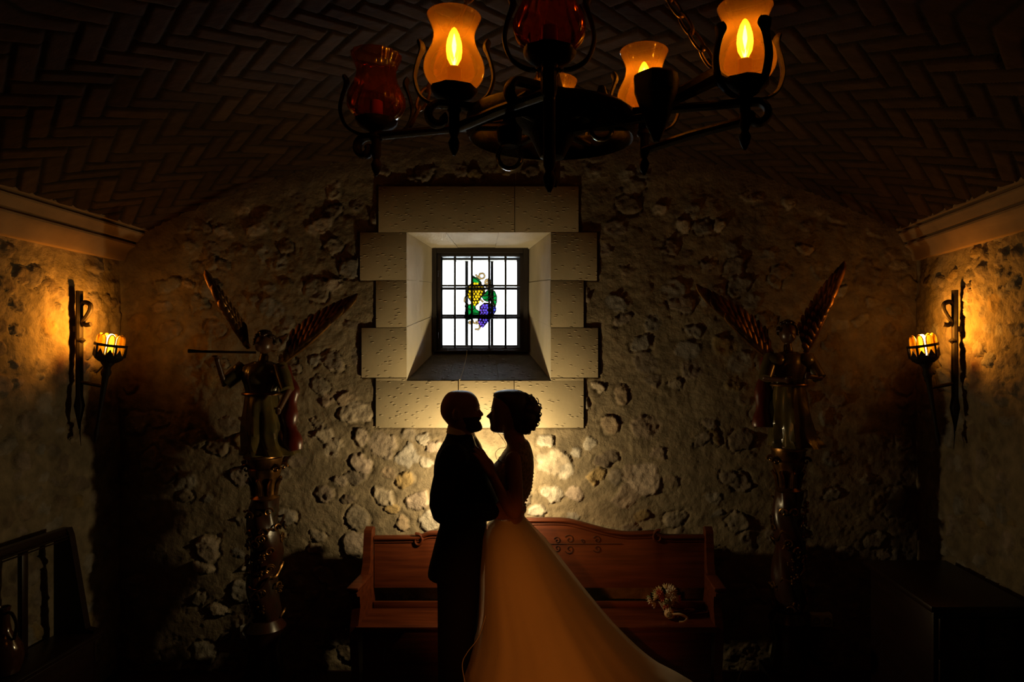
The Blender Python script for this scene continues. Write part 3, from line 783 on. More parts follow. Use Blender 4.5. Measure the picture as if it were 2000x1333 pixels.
for (px, py, d, lit, pl, ribbed, rot) in lamps_:
    c = P(px, py, d); c.z -= 0.0
    st = MB()
    st.lathe([(.003,-pl-.035),(.011,-pl-.02),(.014,-pl-.005),(.008,-pl+.008),(.0125,-pl+.02),(.0125,-.055),(.019,-.045),(.015,-.035),(.018,-.028),(.040,-.020),(.052,-.008),(.055,.000),(.048,.003),(.03,.0)], c=c, n=18,
             fn=lambda a, z, r: r*(1+(.06*math.sin(a*7)+.03*math.sin(a*11+1) if r > .035 else 0)))
    s = obj('lamp_stem', st, M['iron'], ch)
    g = MB(); fn = (lambda a, z, r: r*(1+.07*abs(math.sin(a*8+z*6)))) if ribbed else None
    pr = [(r, z) for r, z in shade_prof]
    fine = []
    for i in range(40):
        t_ = i/39*.171; fine.append((interp([(z, r) for r, z in pr], t_)[0], t_))
    g.lathe(fine, c=c, n=64 if ribbed else 40, fn=fn, cap=False)
    g.lathe([(fine[-1][0]-.001, .1705), (fine[-1][0]+.001, .1715), (fine[-1][0]-.001, .1725)], c=c, n=40, cap=False)
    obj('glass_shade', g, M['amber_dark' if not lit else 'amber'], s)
    sl = MB(); sl.lathe([(.017,0),(.0165,.05),(.013,.052),(.001,.052)], c=c, n=16); obj('candle_sleeve', sl, M['candle'], s)
    if lit:
        b = MB(); b.lathe([(.007,.052),(.009,.058),(.0165,.072),(.0190,.090),(.0180,.108),(.0120,.130),(.006,.142),(.001,.146)], c=c, n=18, cap=False); obj('light_bulb', b, M['envelope'], s)
        f = MB(); f.lathe([(.001,.076),(.002,.082),(.0045,.092),(.0055,.102),(.0042,.114),(.002,.124),(.001,.130)], c=c, n=10); f.tube([c+Vector((0,0,.055)), c+Vector((.002,0,.075))], .0013, 5); obj('filament', f, M['filament'], s)
        l = lamp('candle_light', 'POINT', c+Vector((0,0,.10)), 2.0, (1.0,.40,.05), .012); l.parent = ch; l.location = c+Vector((0,0,.10))-ch.location
    n = 3 if rot == 1.0 else 2
    for k in range(n):
        a = rot*0.35+math.pi*k if n == 2 else (0.15, math.pi*1.18, -1.25)[k]
        dx = Vector((math.cos(a), math.sin(a), 0))
        def L(r, z): return c+dx*r+Vector((0,0,z))
        pts = curve([L(.012,-.038), L(.045,-.036), L(.078,-.016), L(.092,.022), L(.088,.055), L(.080,.080), L(.075,.098), L(.083,.115)], 5)
        m_ = len(pts); rad = [.0085+.0025*math.sin(i/m_*3)+(.008*math.exp(-((i-m_*.86)/4.)**2)) for i in range(m_)]; rad[-1] = .001
        lf = MB(); lf.tube(pts, rad, 8, flat=(dx, .45)); obj('scroll_leaf', lf, M['iron'], s)
def bar(name, p0, p1, curl0=True, curl1=False, r=.010):
    mb = MB(); p0 = Vector(p0); p1 = Vector(p1); d = (p1-p0).normalized(); pts = []
    def curlpts(p, dd, sgn=1):
        out = []
        for t in np.linspace(0, 5.2, 22):
            rr_ = .030*(1-t/7.5); out.append(p+dd*(rr_*math.sin(t))+Vector((0,0,-.030+rr_*math.cos(t))))
        return out
    pts = [p0, p0.lerp(p1, .5)+Vector((0,0,.004)), p1]
    if curl0: pts = curlpts(p0, -d)[::-1]+pts[1:]
    if curl1: pts = pts[:-1]+curlpts(p1, d)
    side = d.cross(Vector((0,0,1))).normalized()
    mb.tube(pts, r, 8, flat=(side, 1.6)); return mb
hub = MB()
hc = Vector((-.04, 1.68, 2.47))
def Q(px, py, d): return P(px, py, d)
ring_ = [(hc.x+.20*math.cos(a), hc.y+.17*math.sin(a), 2.515) for a in np.linspace(0, 2*math.pi, 49)[:-1]]
hub.tube(ring_, .012, 8, closed=True, flat=((0,0,1), 2.6))
hub.lathe([(.005,-.07),(.03,-.06),(.045,-.03),(.06,0),(.10,.02),(.105,.04),(.05,.06),(.03,.10),(.02,.14),(.012,.17)], c=hc+Vector((0,0,.03)), n=20)
for a in np.linspace(0, math.pi, 4)[:-1]:
    dx = Vector((math.cos(a)*.20, math.sin(a)*.17, 0)); hub.tube([hc-dx+Vector((0,0,.045)), hc+dx+Vector((0,0,.045))], .009, 8)
hb = obj('hub_ring', hub, M['iron'], ch)
zz = 2.555
for p0, p1, c0, c1 in (((-.30,1.58,2.535),(.20,1.79,zz),True,False), (tuple(Q(1012,158,1.47)),(.22,1.76,2.565),True,False), ((-.535,1.80,2.53),(.43,1.555,2.53),True,True),
                       ((-.04,1.40,2.535),(-.04,2.0,2.53),True,True), ((-.26,1.61,2.49),(-.04,1.40,2.49),False,False), ((.20,1.78,2.49),(.41,1.56,2.49),False,False)):
    obj('scroll_arm', bar('a', p0, p1, c0, c1), M['iron'], ch)
boss = MB(); bc = P(1282, 175, 1.55)
boss.lathe([(.006,-.12),(.02,-.09),(.035,-.05),(.05,-.01),(.052,.025),(.044,.032),(.02,.034)], c=bc, n=20, fn=lambda a, z, r: r*(1+.05*math.sin(a*6)))
boss.tube([bc+Vector((0,0,-.04)), P(1395,150,1.56), P(1452,172,1.56)], [.014,.022,.014], 8); boss.tube([bc+Vector((0,0,-.06)), hc+Vector((0,0,.03))], .011, 8)
obj('chain_boss', boss, M['iron'], ch)
for (px, py, d) in ((995, 306, 1.50), (1175, 251, 1.62)):
    c = P(px, py, d); b = MB(); b.ball(c, .031, 20); so = obj('round_bulb', b, M['clear_ball'], ch)
    b = MB(); b.lathe([(.018,.022),(.026,.03),(.028,.06),(.016,.075),(.008,.10)], c=c, n=16); obj('bulb_socket', b, M['iron'], so)
# chains
hook = Vector((-.04, 1.68, 3.29))
def chain(p0, p1, link=.060):
    mb = MB(); p0 = Vector(p0); p1 = Vector(p1); d = p1-p0; n = int(d.length/(link*.80)); dn = d.normalized()
    s = dn.cross(Vector((0,1,0))).normalized(); u = dn.cross(s)
    for i in range(n):
        c = p0+d*((i+.5)/n); w = s if i % 2 else u; w = (w+.5*(u if i % 2 else -s)).normalized(); pts = []
        for t in np.linspace(0, 2*math.pi, 17)[:-1]:
            cx_ = math.copysign(abs(math.cos(t))**.8, math.cos(t))*link*.5; pts.append(c+dn*cx_+w*(math.sin(t)*.0115))
        mb.tube(pts, .0040, 6, closed=True)
    return mb
cm = principled('chain_iron', (.12,.075,.04), 0.4, metal=.6, spec=.5)
for p in (P(1392,128,1.56), P(803,245,1.77), P(1050,225,1.85)): obj('chain', chain(p, hook), cm, ch)
hk = MB(); hk.lathe([(.008,-.04),(.012,-.02),(.05,0),(.055,.012)], c=hook, n=20); obj('ceiling_hook', hk, M['iron'], ch)

# ------------------------------------------------------------------ side furniture
def Pz(px, d): return (px-CX)*d/F
pew = empty('wooden_pew', (-2.62, 3.2, 0), 'dark wooden pew along the left stone wall with slanted end', 'pew')
yb = 3.70; xb0 = Pz(140, yb)-.02
mb = MB(); mb.box(-2.74, -2.69, 1.6, yb, .995, 1.04, .008); mb.tube([(-2.684,1.6,1.00),(-2.684,yb,1.00)], .006, 6); mb.tube([(-2.684,1.6,.985),(-2.684,yb,.985)], .004, 6); obj('top_rail', mb, M['dark_wood'], pew)
mb = MB()
for k in range(7): mb.box(-2.73, -2.705, yb-.32-.30*k, yb-.28-.30*k, .45, 1.0, .004)
obj('back_slats', mb, M['dark_wood'], pew)
mb = MB(); o_ = [(-2.76,0),(-2.76,1.03),(-2.69,1.04),(-2.675,1.00),(-2.59,.50),(-2.545,.49),(-2.55,.45),(-2.565,.43),(-2.56,0)]
n = len(o_); mb.add([(x, yb, z) for x, z in o_]+[(x, yb-.04, z) for x, z in o_], [tuple(range(n)), tuple(range(2*n-1,n-1,-1))]+[(i,(i+1)%n,n+(i+1)%n,n+i) for i in range(n)]); obj('end_panel', mb, M['dark_wood'], pew)
mb = MB(); mb.box(-2.75, -2.53, 1.6, yb, .44, .475, .008); mb.tube([(-2.528,1.6,.466),(-2.528,yb,.466)], .004, 6); mb.tube([(-2.528,1.6,.446),(-2.528,yb,.446)], .004, 6); obj('seat', mb, M['dark_wood'], pew)
mb = MB(); mb.box(-2.57, -2.545, 1.6, yb-.04, 0.02, .44, .004); obj('front_board', mb, M['dark_wood'], pew)
jc = Vector((-2.63, 3.18, .476))
jug = empty('jug', jc, 'glossy brown ceramic jug with a narrow neck, standing on the left pew', 'jug')
mb = MB(); mb.lathe([(.045,0),(.060,.01),(.073,.05),(.078,.09),(.070,.13),(.050,.17),(.030,.20),(.024,.24),(.022,.29),(.028,.315),(.024,.318),(.018,.30)], c=jc, n=28); obj('body', mb, principled('glazed_brown', (.06,.022,.010), .12, spec=.7), jug)
mb = MB(); mb.tube(curve([jc+Vector((.02,-.0,.29)), jc+Vector((.055,-.02,.29)), jc+Vector((.075,-.02,.24)), jc+Vector((.055,-.01,.17))], 6), .007, 8); obj('handle', mb, M['dark_wood'], jug)

cab = empty('sideboard', (1.93, 3.45, 0), 'dark wooden sideboard in the shadow below the right wall torch', 'cabinet')
mb = MB(); mb.box(1.66, 2.13, 3.12, 3.85, .785, .815, .006); obj('worktop', mb, M['dark_wood'], cab)
mb = MB(); mb.box(1.69, 2.12, 3.16, 3.82, .06, .785, .005); mb.box(1.71, 2.11, 3.19, 3.80, 0, .06); obj('body', mb, M['dark_wood'], cab)
for (x0, x1) in ((1.71, 1.895), (1.915, 2.10)):
    mb = MB(); mb.box(x0, x1, 3.142, 3.16, .10, .56, .004); mb.box(x0+.03, x1-.03, 3.136, 3.15, .14, .52, .004); do = obj('door', mb, M['dark_wood'], cab)
    mb = MB(); mb.ball((x1-.02 if x0 < 1.8 else x0+.02, 3.13, .36), .011, 10); obj('knob', mb, M['iron'], do)
    mb = MB(); mb.box(x0, x1, 3.142, 3.16, .60, .75, .004); dr = obj('drawer', mb, M['dark_wood'], cab)
    mb = MB(); mb.ball(((x0+x1)/2, 3.13, .675), .011, 10); obj('knob', mb, M['iron'], dr)
def socket(px, py, w, h, label):
    c = P(px, py, YB-.03); w *= 4.24/F; h *= 4.24/F
    t = empty('wall_socket', c, label, 'socket')
    mb = MB(); mb.box(c.x-w/2, c.x+w/2, c.y-.012, c.y+.05, c.z-h/2, c.z+h/2, .004); o_ = obj('cover_plate', mb, principled('socket_plastic', (.5,.5,.46), .4), t)
    for k in ((-1, 1) if w > h*1.4 else (0,)):
        mb = MB()
        mb.lathe([(.019,0),(.021,.002),(.021,.006),(.019,.006)], n=20, M=Matrix.Translation((c.x+k*w/4, c.y-.012, c.z)) @ Matrix.Rotation(math.pi/2, 4, 'X'), cap=False)
        for e in (-.006, .006): mb.box(c.x+k*w/4+e-.002, c.x+k*w/4+e+.002, c.y-.0135, c.y-.012, c.z-.002, c.z+.002)
        obj('outlet', mb, principled('socket_dark', (.05,.05,.05), .5), o_)
socket(482, 1235, 24, 24, 'small pale wall socket on the stone wall behind the left carved column')
socket(1604, 1212, 42, 24, 'wide double wall socket on the stone wall right of the right carved column')
mb = MB(); mb.tube(curve([(.80,3.50,.006), (.91,3.70,.006), (.97,3.95,.010), (1.03,4.12,.03), (1.09,4.17,.10)], 8), .004, 6)
for i, v in enumerate(mb.v): mb.v[i] = (v[0], v[1], max(v[2], .004))
tag(obj('power_cable', mb, principled('cable_sheath', (.35,.36,.4), .25)), 'thin shiny cable curving over the floor right of the bench', 'cable')

# ------------------------------------------------------------------ angels on carved columns
M['poly'] = principled('painted_wood', (.018,.015,.008), 0.26, spec=0.5, color2=(.045,.010,.004), nscale=7, bump=.15, bscale=30)
M['gilt'] = principled('worn_gilding', (.35,.17,.045), 0.3, metal=.85, color2=(.05,.025,.010), nscale=13, bump=.3, bscale=40)
M['robe_red'] = principled('red_cloak', (.10,.012,.006), 0.3, spec=0.5, noise=.5)
M['robe_green'] = principled('green_gold_robe', (.045,.04,.018), 0.2, spec=0.7, color2=(.11,.075,.02), nscale=10)
M['skin_paint'] = principled('painted_skin', (.07,.032,.016), 0.32, spec=0.5)
DS = 4.04
def column(px, y_top, y_bot, label, dy=0):
    c = Vector((Pz(px, DS), DS+dy, 0)); zt = HC-(y_top-CY)*DS/F; zb_ = HC-(y_bot-CY)*DS/F
    t = empty('carved_column', c, label, 'column', 'twisted gilded columns under the angels')
    H = zt-zb_
    mb = MB()
    prof = []; N = 90
    for i in range(N+1):
        u = i/N; z = zb_+.06+(H-.30)*u; prof.append((.078+.010*math.sin(u*math.pi), z))
    mb.lathe(prof, c=(c.x, c.y, 0), n=30, fn=lambda a, z, r: r*(1+.16*math.sin(a+z*17)+.05*math.sin(a*6+z*30)))
    sh = obj('twisted_shaft', mb, M['poly'], t)
    vine = MB(); rr = random.Random(int(px)); pts = []
    for i in range(120):
        u = i/119; z = zb_+.08+(H-.36)*u; a = u*15; R = .094+.006*math.sin(u*40); pts.append((c.x+R*math.cos(a)+.012*math.sin(u*60), c.y+R*math.sin(a), z+.018*math.sin(u*75)))
    vine.tube(pts, .0075, 6)
    for i in range(34):
        u = rr.random(); z = zb_+.1+(H-.38)*u; a = rr.uniform(-math.pi, .3); R = .096; p = Vector((c.x+R*math.cos(a), c.y+R*math.sin(a), z))
        if i % 3 == 0:
            for k in range(9): vine.ball(p+Vector((rr.uniform(-.018,.018), rr.uniform(-.006,.0), rr.uniform(-.03,.02))), .0075, 8)
        else:
            n0 = Vector((math.cos(a), math.sin(a), 0)); tt = Vector((-math.sin(a), math.cos(a), 0)); sg = rr.choice((-1,1))
            vine.tube([p+tt*sg*(.028*math.cos(q_)*(1-q_/9))+Vector((0,0,.028*math.sin(q_)*(1-q_/9)))+n0*.004 for q_ in np.linspace(0, 6.5, 18)], lerp_r(.0065,.003,18), 6)
    obj('gilded_vine', vine, M['gilt'], sh)
    cp = MB(); z0 = zt-.24
    cp.lathe([(.070,z0-.012),(.080,z0),(.070,z0+.012),(.062,z0+.02),(.066,z0+.09),(.090,z0+.15),(.094,z0+.17),(.080,z0+.18),(.095,z0+.20),(.10,z0+.235),(.094,z0+.24)], c=(c.x, c.y, 0), n=28, fn=lambda a, z, r: r*(1+.07*math.cos(a*8)*(z > z0+.03 and z < z0+.16)))
    for s in (-1, 1):
        for yy in (-.05, .05):
            cp.tube([(c.x+s*(.088+.026*(1-q_/8)*math.cos(q_)), c.y+yy, z0+.175+.026*(1-q_/8)*math.sin(q_)) for q_ in np.linspace(0, 7, 20)], lerp_r(.010,.005,20), 7)
    for k in range(8):
        a = 2*math.pi*k/8; cp.tube([(c.x+r*math.cos(a), c.y+r*math.sin(a), z) for r, z in ((.064,z0+.02),(.074,z0+.08),(.098,z0+.115),(.104,z0+.105))], [.014,.013,.009,.003], 6)
    obj('capital', cp, M['gilt'], t)
    bs = MB(); bs.lathe([(.10,zb_-.30 if zb_ > .32 else 0),(.11,max(zb_-.25,.04)),(.085,zb_-.10),(.11,zb_),(.12,zb_+.02),(.10,zb_+.05),(.085,zb_+.07)], c=(c.x, c.y, 0), n=28); bs.box(c.x-.14, c.x+.14, c.y-.13, c.y+.13, 0, max(.03, zb_-.28), .006)
    obj('base', bs, M['poly'], t)
    return c, zt
def wing(tip, root, low, dy0, dy1, flip=1):
    """feathered wing between photo points; low = sideways droop"""
    mb = MB(); r = P(*root, DS+dy0); t = P(*tip, DS+dy1)
    d = (t-r); Lg = d.length; d.normalize(); yv = Vector((0,1,0)); s = d.cross(yv).normalized()*flip
    # arm
    mb.tube([r, r.lerp(t, .3)+s*.012, r.lerp(t, .62)+s*.016, r.lerp(t, .8)+s*.008], [.016,.022,.016,.006], 8, flat=(yv, .8))
    def feather(p, q, w, th):
        pts = []; rad = []
        for i in range(9):
            u = i/8; pts.append(p.lerp(q, u)+s*(.010*math.sin(u*3))); rad.append(w*(.55+.6*math.sin(min(u*1.15,1)*2.4))*(1 if i < 8 else .2))
        mb.tube(pts, rad, 8, flat=(yv, th))
    for row, (n, u0, u1, l0, l1, w, off) in enumerate(((10,.08,.62,.30,.50,.022,.012),(9,.05,.58,.20,.34,.021,.0),(8,.02,.52,.11,.19,.019,-.010))):
        for k in range(n):
            f = k/(n-1); base = r.lerp(t, u0+(u1-u0)*f)+yv*(off-.002*k)
            dirn = (d*(.72+.30*f)-s*(.62*(1-f)*low)).normalized()
            feather(base, base+dirn*Lg*(l0+(l1-l0)*f)-s*.006*(1-f), w, .35)
    return mb
def angel(px, head, feet, label, wings, mirror, trumpet):
    c = Vector((Pz(px, DS), DS, HC-(feet-CY)*DS/F)); k = DS/F
    t = empty('angel_statue', c, label, 'statue', 'winged angels on columns')
    def q(dx, y, dy=0): return Vector((c.x+dx*k, DS+dy, HC-(y-CY)*k))
    S = (feet-head)/245.
    def yy(v): return feet-(890-v)*S
    sk = MB()
    hx = 5 if trumpet else -3
    sk.ball(q(hx, yy(668)), (.050, .055, .064), 18); sk.ball(q(hx+(-6 if trumpet else 4), yy(676), -.030), (.024,.03,.03), 12)
    sk.ball(q(hx+(-9 if trumpet else 2), yy(671), -.056), (.007,.012,.012), 8)
    sk.tube([q(hx, yy(690)), q(0, yy(712))], [.024,.032], 10)
    hands = []
    if trumpet:
        for (pts) in ([(-40,yy(715),-.03),(-62,yy(748),-.07),(-66,yy(700),-.13)], [(40,yy(715),-.02),(58,yy(760),-.05),(48,yy(800),-.12)]):
            sk.tube([q(*p) for p in pts], [.030,.024,.016], 10); hands.append(q(*pts[-1]))
    else:
        for (pts) in ([(-36,yy(716),-.02),(-52,yy(755),-.06),(-16,yy(758),-.13)], [(36,yy(716),-.02),(52,yy(755),-.06),(20,yy(750),-.13)]):
            sk.tube([q(*p) for p in pts], [.030,.024,.016], 10); hands.append(q(*pts[-1]))
    for hnd in hands:
        sk.ball(hnd, (.018,.016,.022), 10)
        for i in range(4): sk.tube([hnd+Vector((-.012+.008*i,-.006,.012)), hnd+Vector((-.014+.009*i,-.020,.022)), hnd+Vector((-.012+.008*i,-.030,.012))], .0045, 6)
        sk.tube([hnd+Vector((.012,0,0)), hnd+Vector((.022,-.014,.014))], .005, 6)
    sk.tube([q(0, yy(705)), q(0, yy(760)), q(0, yy(880))], [.05,.05,.05], 12)
    for s in (-1, 1): sk.tube([q(s*12, yy(870)), q(s*14, yy(884)), q(s*16, yy(887), -.08)], [.022,.022,.014], 8)
    obj('body', None, M['skin_paint'], t, me=remesh(sk, .006, 2))
    hr = MB(); rr = random.Random(int(px))
    for i in range(70):
        a = rr.uniform(0, 2*math.pi); e = rr.uniform(-.2, 1.5); dv = Vector((math.cos(a)*math.cos(e), math.sin(a)*math.cos(e), math.sin(e)))
        if dv.y < -.45 and dv.z < .55: continue
        p = q(hx, yy(666)); p = p+Vector((dv.x*.055, dv.y*.055, dv.z*.066)); hr.ball(p, (.014,.014,.012), 8)
    obj('hair', None, M['poly'], t, me=remesh(hr, .005, 1))
    # robe
    rb = MB(); tab = [(yy(704), .050,.038, 0),(yy(712), .115,.062,0),(yy(730), .125,.080,0),(yy(765), .090,.074,0),(yy(785), .098,.085,0),(yy(830), .115,.100,4),(yy(870), .128,.110,9),(yy(888), .150,.122,16)]
    rings = []
    for i in range(60):
        y = tab[0][0]+(tab[-1][0]-tab[0][0])*i/59; a_, b_, dx_ = interp(tab, y); u = max(0, (i-22)/37)
        ring = []
        for j in range(60):
            an = 2*math.pi*j/60; f = 1+(.25+.75*u)*(.13*math.sin(an*7+i*.05+.8*math.sin(i*.11))+.07*math.sin(an*13+1+i*.09))+.03*math.sin(an*4+i*.3)
            if i == 59: f *= 1+.03*math.sin(an*5)
            ring.append(Vector((c.x+dx_*k+a_*f*math.cos(an), DS+b_*f*math.sin(an), HC-(y-CY)*k)))
        rings.append([tuple(v) for v in ring])
    for ring in rings: pass
    n0 = len(rb.v); rb.v += [v for r_ in rings for v in r_]
    for i in range(59):
        for j in range(60):
            j2 = (j+1) % 60; rb.f.append((n0+i*60+j, n0+i*60+j2, n0+(i+1)*60+j2, n0+(i+1)*60+j))
    rb.f.append(tuple(range(n0, n0+60))); rb.f.append(tuple(n0+59*60+j for j in range(59,-1,-1)))
    # sleeves
    for s in (-1, 1):
        far = (-62,yy(748)) if (trumpet and s < 0) else ((58*1.0,yy(760)) if s > 0 and trumpet else (52*s,yy(755)))
        rb.tube([q(34*s, yy(714)), q((34*s+far[0])/2, (yy(714)+far[1])/2, -.03), q(far[0], far[1], -.065)], [.045,.046,.040], 14)
    if not trumpet:
        for s in (-1, 1): rb.ball(q(28*s, yy(722), -.02), (.062,.06,.05), 14)
    rbo = obj('robe', rb, M['robe_green'], t)
    ck = MB()
    pts = [q(38, yy(716), .02), q(56, yy(760), .01), q(52, yy(820), .0), q(66, yy(880), -.02)] if trumpet else [q(-40, yy(716), .02), q(-48, yy(780), .02), q(-52, yy(850), .0)]
    ck.tube(curve(pts, 6), [r_*(1+.2*math.sin(i_*1.3)) for i_, r_ in enumerate(lerp_r(.035, .055, len(curve(pts, 6))))], 10, flat=((0,1,0), .7)); obj('cloak', ck, M['robe_red'], t)
    bt = MB(); bt.tube([(c.x+.108*math.cos(a), DS+.086*math.sin(a), HC-(yy(768)-CY)*k) for a in np.linspace(0, 6.283, 30)[:-1]], .009, 8, closed=True); obj('belt', bt, M['gilt'], rbo)
    for w in wings: obj('wing', wing(*w), M['gilt'], t)
    if trumpet:
        tr = MB(); a = P(500, 689, DS-.09); b = P(392, 687, DS-.15); tr.tube([a, b, P(368,686,DS-.16)], [.007,.008,.012], 10); obj('long_flute', tr, M['poly'], t)
    ft = MB(); ft.lathe([(.085,-.004),(.105,.0),(.105,.014),(.09,.02)], c=(c.x, c.y, c.z-.012), n=28); obj('pedestal', ft, M['gilt'], t)
column(517, 893, 1232, 'twisted gilded column carrying the flute-playing angel, left of the bench')
angel(512, 648, 890, 'dark painted angel statue playing a long thin flute, left of the window',
      [((683,588),(556,705),1.0,.04,-.02,-1), ((412,545),(486,680),.35,.05,-.20,1)], 1, True)
column(1540, 878, 1215, 'twisted gilded column carrying the angel with folded hands, right of the bench')
angel(1541, 628, 875, 'dark painted angel statue with both wings raised and hands at chest, right of the window',
      [((1640,530),(1573,690),1.0,.04,-.04,-1), ((1376,572),(1508,705),1.0,.04,-.04,1)], -1, False)
# ------------------------------------------------------------------ the couple
DC = 3.48; KZ = DC/F/4.164
def zx(u): return (820+u/4.164-CX)*DC/F
def zz_(v): return HC-(740+v/4.164-CY)*DC/F
M['skin'] = principled('skin', (.30,.15,.09), 0.55, spec=0.35, noise=.15)
M['suit'] = principled('dark_suit_wool', (.010,.009,.010), 0.95, spec=0.08, bump=.2, bscale=300)
M['shirt'] = principled('white_shirt', (.70,.68,.62), 0.8, spec=.2)
M['beard'] = principled('dark_beard', (.025,.013,.008), 0.9, spec=0.1, bump=.6, bscale=200)
M['hair'] = principled('dark_brown_hair', (.022,.010,.006), 0.5, spec=0.4, bump=.5, bscale=120)
M['satin'] = principled('black_satin', (.012,.012,.014), 0.35, spec=0.5)
M['eye'] = principled('eye_white', (.55,.5,.45), .2)
M['lace'] = principled('ivory_lace', (.40,.33,.25), 0.85, spec=0.15, noise=.75, nscale=70)
M['tulle'] = principled('ivory_tulle_skirt', (.62,.58,.52), 0.95, spec=0.05, noise=.08, nscale=5)
m_, t_, out_ = nt('sheer_tulle')
df = t_.nodes.new('ShaderNodeBsdfDiffuse'); df.inputs[0].default_value = (.66,.62,.56,1); tl = t_.nodes.new('ShaderNodeBsdfTranslucent'); tl.inputs[0].default_value = (.66,.62,.56,1)
m1 = t_.nodes.new('ShaderNodeMixShader'); m1.inputs[0].default_value = .5; t_.links.new(df.outputs[0], m1.inputs[1]); t_.links.new(tl.outputs[0], m1.inputs[2])
tp = t_.nodes.new('ShaderNodeBsdfTransparent'); lw = t_.nodes.new('ShaderNodeLayerWeight'); lw.inputs[0].default_value = .5
rp = t_.nodes.new('ShaderNodeMapRange'); rp.inputs[3].default_value = .22; rp.inputs[4].default_value = .75; t_.links.new(lw.outputs['Facing'], rp.inputs[0])
m2 = t_.nodes.new('ShaderNodeMixShader'); t_.links.new(rp.outputs[0], m2.inputs[0]); t_.links.new(tp.outputs[0], m2.inputs[1]); t_.links.new(m1.outputs[0], m2.inputs[2]); t_.links.new(m2.outputs[0], out_.inputs[0])
M['sheer'] = m_

def slices(mb, tab, n=40, seg=48, face=0, cy=DC, exp=2.3, grow=0.0, rough_=None):
    """tab rows: v, u_back, u_front, half width [, u_feature, sigma]; face=+1 looks to +x"""
    rows = []
    v0, v1 = tab[0][0], tab[-1][0]
    for i in range(n):
        v = v0+(v1-v0)*i/(n-1); r = interp(tab, v)
        xb, xf, hw = zx(r[0]), zx(r[1]), r[2]
        c = (xb+xf)/2; a = abs(xf-xb)/2+grow; sg = 1 if xf > xb else -1; hw = hw+grow
        ring = []
        for j in range(seg):
            t = 2*math.pi*j/seg; ct, st = math.cos(t), math.sin(t)
            x = math.copysign(abs(ct)**(2/exp), ct)*a; y = math.copysign(abs(st)**(2/exp), st)*hw
            tw = t if t <= math.pi else t-2*math.pi
            if len(r) > 3:
                dx = (zx(r[3])-xf)*sg; x += dx*math.exp(-(y/(r[4]))**2) if ct > 0 else 0
            if rough_: x, y = rough_(x, y, t, v)
            ring.append(Vector((c+sg*x, cy+y, zz_(v))))
        rows.append(ring)
    n0 = len(mb.v); mb.v += [tuple(p) for r in rows for p in r]
    for i in range(n-1):
        for j in range(seg):
            j2 = (j+1) % seg; mb.f.append((n0+i*seg+j, n0+i*seg+j2, n0+(i+1)*seg+j2, n0+(i+1)*seg+j))
    mb.f.append(tuple(range(n0, n0+seg))); mb.f.append(tuple(n0+(n-1)*seg+j for j in range(seg-1, -1, -1)))
    return mb
def hand(mb, w, d, nrm, thumb, s=1.0, curl=.35, spread=.06):
    """w wrist point, d pointing along the hand, nrm the way the palm faces, thumb side vector"""
    d = Vector(d).normalized(); nrm = Vector(nrm); nrm = (nrm-d*nrm.dot(d)).normalized(); th = Vector(thumb); th = (th-d*th.dot(d)-nrm*th.dot(nrm)).normalized(); w = Vector(w)
    ln = (.072,.080,.075,.058); kn = (.088,.092,.088,.080)
    for i in range(4):
        off = th*(.028-.0187*i)*s
        k = w+d*kn[i]*s+off
        mb.tube([w-d*.01+off*.55, w+d*.05*s+off*.95, k], [.0135*s,.0145*s,.0105*s], 8)
        p = k; ang = curl*(.5+.15*i)
        dd = (d+th*spread*(1.5-i)).normalized()
        pts = [p]; 
        for q_, sg in enumerate((.45,.30,.25)):
            dv = dd*math.cos(ang)+nrm*math.sin(ang); p = p+dv*ln[i]*s*sg; pts.append(p); ang += curl*.9
        mb.tube(pts, [.0098*s,.0088*s,.0080*s,.0062*s], 8); mb.ball(pts[-1], .0062*s, 8)
    b = w+d*.022*s+th*.022*s
    pts = [b, b+(d*.6+th*.75+nrm*.25).normalized()*.038*s, b+(d*.6+th*.75+nrm*.25).normalized()*.038*s+(d*.9+th*.35+nrm*.35).normalized()*.030*s]; pts.append(pts[-1]+(d*.95+th*.1+nrm*.45).normalized()*.024*s)
    mb.tube(pts, [.0150*s,.0118*s,.0098*s,.0072*s], 8); mb.ball(pts[-1], .0072*s, 8)
def limb(mb, pts, r, n=14): 
    mb.tube(curve(pts, 6), [interp([(i, q_) for i, q_ in enumerate(r)], j/6)[0] for j in range((len(pts)-1)*6+1)], n)
    for p, q_ in zip(pts, r): mb.ball(p, q_*.98, 12)

# --- man
groom = empty('person', (zx(330), DC, 0), 'bald bearded man in dark suit and bow tie, holding the bride at her waist', 'person')
b = MB()
headm = [(96,300,345,.012,345,.03),(99,275,375,.028,375,.03),(108,243,410,.047,410,.03),(130,214,441,.063,441,.03),(160,193,464,.072,464,.03),(200,176,480,.0775,480,.03),
         (222,171,484,.078,489,.035),(238,170,478,.077,484,.02),(262,170,470,.0755,502,.014),(288,174,469,.073,521,.016),(299,178,469,.072,521,.018),(308,182,470,.071,499,.024),
         (320,190,472,.070,500,.026),(332,198,472,.069,497,.026),(342,206,471,.068,479,.026),(354,216,474,.067,492,.024),(370,232,478,.065,500,.026),(395,262,480,.061,508,.030),(415,300,477,.055,503,.030),(430,345,462,.045,476,.03),(441,395,430,.02,432,.03)]
def sockets(z0, dist):
    def f(x, y, t, v):
        if math.cos(t) > 0:
            e = math.exp(-((v-z0)/14.)**2)*math.exp(-((abs(y)-dist)/.014)**2); x -= .010*e
            x += .003*math.exp(-((v-z0-30)/16.)**2)*math.exp(-((abs(y)-.045)/.016)**2)
        return x, y
    return f
slices(b, headm, 90, 72, rough_=sockets(243, .031))
